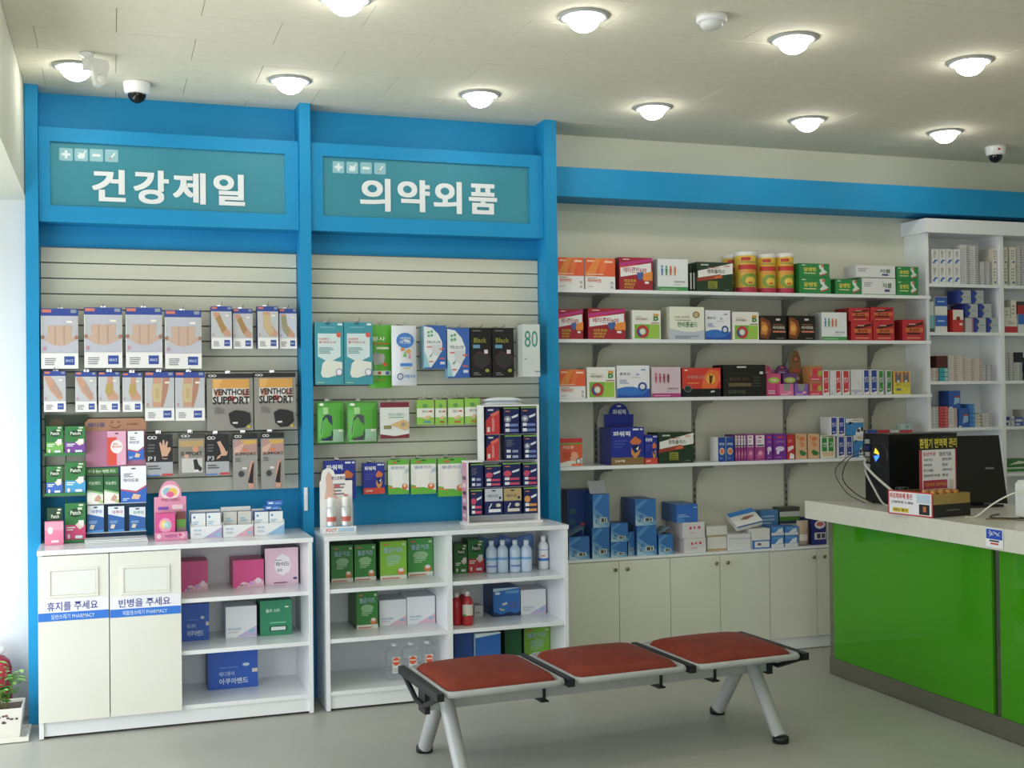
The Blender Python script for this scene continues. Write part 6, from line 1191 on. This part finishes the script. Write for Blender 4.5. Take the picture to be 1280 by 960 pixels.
c = kc('white carton with a blue border beside the small dog-eared boxes', (940, 661, 962.5, 681), ('#e0e0da', '#d6d6d0', [('r', 0, 0, 1, .42, '#2f7ac8'), ('r', .14, .06, .96, .36, '#e2e4e2'), ('r', .3, .16, .5, .28, '#6a5a50')]), .14, 6.20)
q = MB(); q.box(-.088, 0, 0, .088, .13, .035, mat('#e2e2de', .4)); q.add([(-.088, -.0006+.03, .0356), (.088, .03, .0356), (.088, .004, .0356), (-.088, .004, .0356)], [(0, 3, 2, 1)], '#e2e2de')
paint(q, -.088, 0, .088, .035, 0, [('r', 0, .7, 1, 1, '#2f7ac8')])
v = [(-.088, .09, .0358), (.088, .09, .0358), (.088, .128, .0358), (-.088, .128, .0358)]; q.add(v, [(0, 1, 2, 3)], '#2f86d8')
v = [(-.04, .05, .036), (.0, .07, .036), (.06, .066, .036), (.06, .058, .036), (.0, .04, .036)]; q.add(v, [(0, 4, 3, 2, 1)], '#9a6a52')
o = q.build('picture_box', None, (U(938, 655, 'y', 6.24).x-.012, 6.232, ztop(b)+.03)); o.rotation_euler = (math.radians(32), math.radians(-10), 0); tag(o, 'white box with a blue band and a brown picture, tilted on the flat cartons', 'box')
bl = ('#3f86cc', '#2f6ab0', [('r', 0, 0, 1, .3, '#d8dcde'), ('p', [(.3,.3),(.9,.34),(.9,.8),(.6,.7)], '#dfe4e8'), ('l', .1, .7, .8, .9, 2, '#6fb0e4')])
dl = {}
for k, (r, l) in enumerate((((964, 669.5, 980, 681), 'carrying a twin beside the blue-bordered carton'), ((981, 669, 997.5, 680.5), 'carrying a twin beside the beige bag'))):
    lo = kc('small blue and white box '+l, r, bl, .1, 6.20); carton('carton', 'small blue and white box stacked on a twin '+l.split('twin ')[1], (r[0], 658, r[2], 669.3), 6.20, .1, bl, zb=ztop(lo)+.0006); dl[k] = ztop(lo)
kc('blue box standing at the back behind the tilted picture box', (951, 638, 973, 672), ('#4a8ac4', '#3a74ae', [('l', .1, .6, .9, .9, 3, '#9fc6e6'), ('r', 0, .3, 1, .4, '#2a5a9c')]), .08, 6.345)
kc('dark green and white box at the back against the wall', (974.5, 634, 1000, 672), ('#c8ccc0', '#3a4a2c', [('r', 0, .88, 1, 1, '#4a4a44'), ('r', 0, .62, 1, .74, '#4f8a2a'), ('r', 0, .55, 1, .62, '#3a3a6a'), ('r', 0, .1, 1, .2, '#4f8a2a')]), .08, 6.345)
pouch('paper_bag', 'crumpled beige paper bag beside the navy carton', (998.5, 651, 1013, 677), 6.205, .05, ('#b8a48e', '#a8947e', [('r', .1, .2, .7, .45, '#dcd8d0'), ('r', .72, .05, .95, .7, '#8a5a4a')]), cat='bag', zb=ZK+.001)
kc('navy carton with a white oval and a barcode at the counter end', (1014, 648, 1033, 675), ('#1c2a7c', '#17225f', [('e', .58, .76, .36, .16, '#e2dcdc'), ('e', .58, .78, .24, .08, '#c85a5a'), ('r', .2, .2, .96, .46, '#d8d8dc'), ('r', .36, .24, .6, .42, '#3a3a4a'), ('r', .66, .24, .9, .42, '#4a4a56')]), .13, 6.215)

# ================================================================== tall cabinet: stacked medicine boxes
YM = 6.255
def tc(z, label, r, des, dep=.12, group=None, zb=None, Y=YM): return carton('medicine_box', label, r, Y, dep, des, zb=z+.0004 if zb is None else zb, group=group)
TS = ['on the top cabinet shelf', 'on the second cabinet shelf', 'on the third cabinet shelf', 'on the fourth cabinet shelf']
ORD = ['lowest', 'second', 'third', 'fourth', 'fifth', 'sixth', 'seventh', 'eighth', 'ninth', 'tenth', 'eleventh', 'twelfth', 'thirteenth', 'fourteenth', 'fifteenth', 'sixteenth', 'seventeenth', 'eighteenth']
def tower(si, x0, x1, top, n, label, group, face='#dfdfdd', edge='#b0b0b0', Y=YM, dep=.1):
    """a pile of identical flat boxes; one mesh shared by every box of the pile"""
    xa = U(x0, top+20, 'y', Y).x; xb = U(x1, top+20, 'y', Y).x; zt_ = U((x0+x1)/2, top, 'y', Y).z; h = (zt_-ZT[si])/n; W = xb-xa; me = None
    for k in range(n):
        if me is None:
            q = MB(); q.box(-W/2+.001, 0, .0004, W/2-.001, dep, h-.0006, mat(face, .45)); paint(q, -W/2+.001, 0, W/2-.001, h, 0, [('r', .62, .15, .96, .8, edge), ('r', .08, .4, .4, .6, edge)])
            o = q.build('medicine_box', None); me = o.data
        else:
            o = bpy.data.objects.new('medicine_box', me); COL.objects.link(o)
        o.location = ((xa+xb)/2+random.uniform(-.0012, .0012), Y+random.uniform(0, .003), ZT[si]+.0004+k*h); tag(o, label.replace('#', 'topmost' if k == n-1 else ORD[k]+(' up' if k else '')), 'box', group)
eye = ('#e4e4e2', '#d4d4d2', [('p', [(.1,.14),(.5,.2),(.95,.34),(.5,.36)], '#2f74c8'), ('t', '점안액', .3, .5, .62, .9, '#77797c'), ('r', .2, .12, .5, .2, '#3f86d8')])
g = 'white eye drop boxes on the top cabinet shelf'
for k in range(4):
    x = 1164.3+k*9.2
    w_ = ('beside the side panel', 'second from the side panel', 'third from the side panel', 'beside the tall thin piles')[k]
    a = tc(ZT[0], 'white box with a blue swoosh, lower row, '+w_, (x, 332, x+8.8, 352.5), eye, .11, g)
    tc(0, 'white box with a blue swoosh, upper row, '+w_, (x, 311.7, x+8.8, 331.7), eye, .11, g, zb=ztop(a)+.0006)
for j, (x0, x1, tp, n) in enumerate(((1201.6, 1212.3, 306, 18), (1212.7, 1223.3, 307, 18))): tower(0, x0, x1, tp, n, 'thin white box, # in the tall pile '+('touching the blue swoosh boxes' if j == 0 else 'one away from the blue swoosh boxes'), 'thin boxes in tall piles on the top cabinet shelf', '#d9d9da', '#9a9a9e')
for j, (x0, x1, tp, n) in enumerate(((1226, 1232.5, 327, 11), (1233, 1239, 327, 11))): tower(0, x0, x1, tp, n, 'tiny thin box, # in the short pile '+('facing the tall thin piles' if j == 0 else 'touching the cream spotted boxes'), 'tiny boxes in short piles on the top cabinet shelf', '#d2d2d4', '#96969c')
cr = ('#dedbcc', '#d2cfc0', [('l', .2, .3, .8, .9, 4, '#a8a8a8'), ('e', .6, .14, .24, .06, '#5a74a8')])
for j, (x0, x1) in enumerate(((1240, 1244.8), (1245.2, 1246.2))):
    pass
a = tc(ZT[0], 'cream box with a blue spot beside the divider, lower of two', (1240.3, 331, 1246, 353), cr, .12); tc(0, 'cream box with a blue spot beside the divider, upper of two', (1240.3, 310, 1246, 331), cr, .12, zb=ztop(a)+.0006)
for j, (x0, x1) in enumerate(((1253.3, 1259.5), (1262, 1270))):
    a = tc(ZT[0], 'cream box with a blue spot past the divider, lower one '+('touching it' if j == 0 else 'beside the thin piles'), (x0, 331, x1, 353.5), cr, .12, 'lower cream boxes past the divider'); tc(0, 'cream box with a blue spot past the divider, upper one '+('touching it' if j == 0 else 'beside the thin piles'), (x0, 309, x1, 331), cr, .12, 'upper cream boxes past the divider', zb=ztop(a)+.0006)
for j, (x0, x1) in enumerate(((1271, 1277.5), (1278, 1285), (1285.5, 1292.5))): tower(0, x0, x1, 308, 16, 'thin white box, # in the '+('first', 'second', 'third')[j]+' pile past the spotted cream boxes', 'thin boxes in piles past the divider', '#d2d2d2', '#8f8f94')
# second shelf
a = tc(ZT[1], 'white box with a blue top at the side panel, lower of two', (1169, 394, 1184, 413.5), ('#e0e0dc', '#c8c8c4', [('r', 0, .35, 1, .98, '#2a6ac0'), ('l', .2, .6, .8, .8, 1, '#9ac0ea')]), .1)
tc(0, 'white box with a blue top at the side panel, upper of two', (1168.5, 371, 1184, 393.5), ('#e0e0dc', '#c8c8c4', [('r', 0, .48, 1, .98, '#2a5cb4'), ('l', .2, .7, .8, .84, 1, '#9ac0ea')]), .1, zb=ztop(a)+.0006)
tc(ZT[1], 'slim teal tube box against the cabinet side panel', (1161.5, 377, 1167.5, 413.5), ('#7ab8bc', '#9ad0d4', [('r', 0, .55, 1, 1, '#cfd4d2'), ('r', 0, 0, 1, .12, '#4a5a5a')]), .08)
tc(ZT[1], 'red-sided white and red capsule box '+TS[1], (1191, 387, 1204.3, 413.5), ('#c8241e', '#b01e1a', [('r', 0, .55, 1, .98, '#e0dccf'), ('e', .5, .6, .2, .1, '#8a2a1e'), ('r', .6, .3, .9, .4, '#e8d0cc')]), .1, Y=6.245)
rows = [[(1217.5, 397.5, 1232.5, 413.5), (1233.5, 397.5, 1248, 413.5)], [(1206.5, 380, 1222.5, 397), (1224, 380, 1239.5, 397)], [(1197, 363, 1213.8, 379.3), (1215, 363, 1229.5, 379.3)]]
base = ZT[1]+.0004
u = tc(ZT[1], 'pale pinkish box under the middle row of blue-cornered boxes', (1206.5, 397.5, 1216.8, 413.5), ('#c4bcc0', '#b4acb0', [('r', .8, 0, 1, 1, '#b07a9a')]), .1)
u2 = tc(ZT[1], 'white box with a navy foot behind the red-sided capsule box', (1185.5, 388, 1191, 413.5), ('#ccd0d2', '#2a3a7c', [('r', 0, 0, 1, .3, '#2a3a84')]), .06, Y=6.36)
for i, row in enumerate(rows):
    for j, r in enumerate(row): o = tc(0, 'grey box with a blue corner, %s row of the stepped pile, %s the divider' % (('bottom', 'middle', 'top')[i], ('farther from', 'nearer')[j]), r, cornerblue(), .1, 'blue-cornered boxes in a stepped pile', zb=base, Y=6.255)
    base = ztop(o)+.0006
tc(ZT[1], 'dark blue box at the back behind the stepped pile', (1196, 382, 1205, 413.5), ('#223a80', '#1c2f6a', []), .06, Y=6.36)
a = tc(ZT[1], 'white box with a red foot past the divider', (1256, 397.5, 1271.5, 414), ('#d8d6cc', '#c4c2b8', [('r', 0, 0, 1, .42, '#c01e34'), ('l', .2, .6, .8, .85, 2, '#a09a8a')]), .1)
tc(0, 'cream medicine box in a pile past the divider', (1255.5, 384, 1263, 397), ('#d2d0c4', '#bcbab0', [('l', .2, .2, .8, .8, 2, '#9a9482')]), .1, zb=ztop(a)+.0006); tc(0, 'tall cream medicine box in a pile past the divider', (1263.5, 375, 1270.5, 397), ('#d6d4c8', '#bcbab0', [('l', .2, .2, .8, .8, 3, '#9a9482')]), .1, zb=ztop(a)+.0006)
a = tc(ZT[1], 'white and blue box past the divider', (1272.5, 393, 1290, 414), ('#d8dce0', '#c4c8cc', [('r', 0, .45, 1, 1, '#2f6ac0')]), .1); tc(0, 'dark red box on the white and blue box past the divider', (1272, 377, 1290, 392.5), ('#b0282f', '#8a1c22', [('r', 0, .7, 1, 1, '#3a3a3c')]), .1, zb=ztop(a)+.0006)
# third shelf
tower(2, 1163.5, 1173.3, 460, 5, 'small white box, # in the short pile beside the teal carton', 'small boxes at the side panel on the third cabinet shelf', '#d2cdc8', '#b09488')
a = tc(ZT[2], 'teal carton under the maroon carton '+TS[2], (1174, 460, 1185.3, 475.2), ('#2fa0b0', '#2890a0', [('r', .6, .05, 1, .95, '#a8c8cc'), ('r', 0, .3, 1, .36, '#1f7a88'), ('r', 0, .64, 1, .7, '#1f7a88')]), .1)
tc(0, 'maroon carton on the teal carton '+TS[2], (1170.5, 445, 1184, 459.6), ('#55201e', '#4a1a18', [('r', .9, 0, 1, 1, '#3a2a1e')]), .1, zb=ztop(a)+.0006)
for j, (x0, x1, tp, n) in enumerate(((1185.8, 1196.4, 444.8, 12), (1196.7, 1206.9, 444.8, 12), (1207.2, 1217.4, 447.8, 11), (1217.7, 1228, 447.8, 11))): tower(2, x0, x1, tp, n, 'flat cream box, # in the '+('first', 'second', 'third', 'fourth')[j]+' pile from the teal carton', 'cream boxes in tall piles on the third cabinet shelf', '#d6d0c6', '#b8a090')
for j, (x0, x1) in enumerate(((1228.5, 1234), (1234.4, 1240.3))): tower(2, x0, x1, 456, 8, 'flat grey-edged box, # in the low pile '+('touching the cream piles' if j == 0 else 'with open shelf beside it'), 'grey-edged boxes on the third cabinet shelf', '#ccc8cc', '#8a848c')
for j, (x0, x1, tp, n) in enumerate(((1256.5, 1262, 440.5, 12), (1262.4, 1267.5, 440.5, 12), (1268, 1278.5, 453, 8))): tower(2, x0, x1, tp, n, 'flat pale box, # in the pile '+('beside the divider', 'between two pale piles', 'under the black carton')[j], 'pale boxes past the divider on the third cabinet shelf', '#c4c6c2', '#8f9490')
zz = U(1273, 453, 'y', YM).z
tc(0, 'black carton on the pale piles past the divider', (1268, 440.5, 1279, 452), ('#17182a', '#101120', []), .1, zb=zz+.001); tc(ZT[2], 'dark violet carton standing past the divider', (1279.3, 447, 1290, 473.5), ('#241f3a', '#1a1730', []), .1)
# fourth shelf
tower(3, 1163.3, 1173.6, 508.5, 8, 'flat white box, # in the pile between side panel and red pile', 'white boxes at the side panel on the fourth cabinet shelf', '#d6d6d2', '#b0aca6')
tower(3, 1174.2, 1185.5, 508, 7, 'flat red box, # in the red pile on the fourth cabinet shelf', 'red boxes in a pile on the fourth cabinet shelf', '#c8363c', '#d8787a')
tower(3, 1186, 1196.8, 510.5, 8, 'flat white box, # in the pile between red and blue boxes', 'white boxes beside the red pile on the fourth cabinet shelf', '#d6d4d0', '#c09a98')
bb = ('#225cb0', '#1c4a92', [('p', [(.4,.2),(.95,.3),(.95,.7),(.5,.6)], '#8fb8d8'), ('r', .5, .6, .95, .7, '#b8443a'), ('r', 0, .0, .3, .08, '#d0d8e0')])
zz = U(1191, 510.5, 'y', YM).z
tc(0, 'dark blue carton lying across the white pile '+TS[3], (1186, 488.5, 1200.5, 507), bb, .1, zb=zz+.001)
a = tc(ZT[3], 'blue carton with a pale panel beside the white pile '+TS[3], (1198, 510.5, 1211, 534.3), bb, .1)
tower(3, 1211.8, 1219, 505, 5, 'small bright blue box, # in the pile on the fourth cabinet shelf', 'bright blue boxes in a pile on the fourth cabinet shelf', '#2a7ac8', '#5fa6dc')
tower(3, 1219.5, 1228.6, 518, 4, 'small cream box, # in the low pile beside the bright blue pile', 'cream boxes on the fourth cabinet shelf', '#cfcbbc', '#8a8a80')
tower(3, 1229, 1240.3, 516.5, 6, 'small grey-white box, # in the end pile on the fourth cabinet shelf', 'grey-white boxes on the fourth cabinet shelf', '#d0cecc', '#a8a4a4')
for k, (x0, x1, tp, c, s, l) in enumerate(((1257, 1263, 518, '#c2c6cc', '#2f3a8a', 'pale box with violet marks past the divider'), (1263.5, 1268, 520, '#c8c8c4', '#8aa8b0', 'slim pale box past the divider'), (1268.5, 1279, 522, '#2f5aa8', '#c4c8d0', 'blue and white box past the divider'), (1279.5, 1290, 512, '#a8a496', '#7a7a70', 'drab tall box past the divider'))):
    tc(ZT[3], l+' '+TS[3], (x0, tp, x1, 533.5), (c, '#a8a8a8', [('r', .1, .5, .9, .8, s), ('r', .1, .1, .6, .3, s)]), .1)
# fifth shelf and below, glimpsed past the counter
stack = tc(ZT[4], 'long green and white box on the fifth cabinet shelf, lower of two', (1257.5, 584, 1290, 592), ('#cfd4c8', '#b8bcb0', [('r', 0, .2, 1, .7, '#2f8a3a')]), .12)
tc(0, 'long green and white box on the fifth cabinet shelf, upper of two', (1257.5, 574, 1290, 583.5), ('#2a7a38', '#1f5a2a', [('p', [(.1,.3),(.5,.8),(.9,.5)], '#d8e0d0')]), .12, zb=ztop(stack)+.0006)
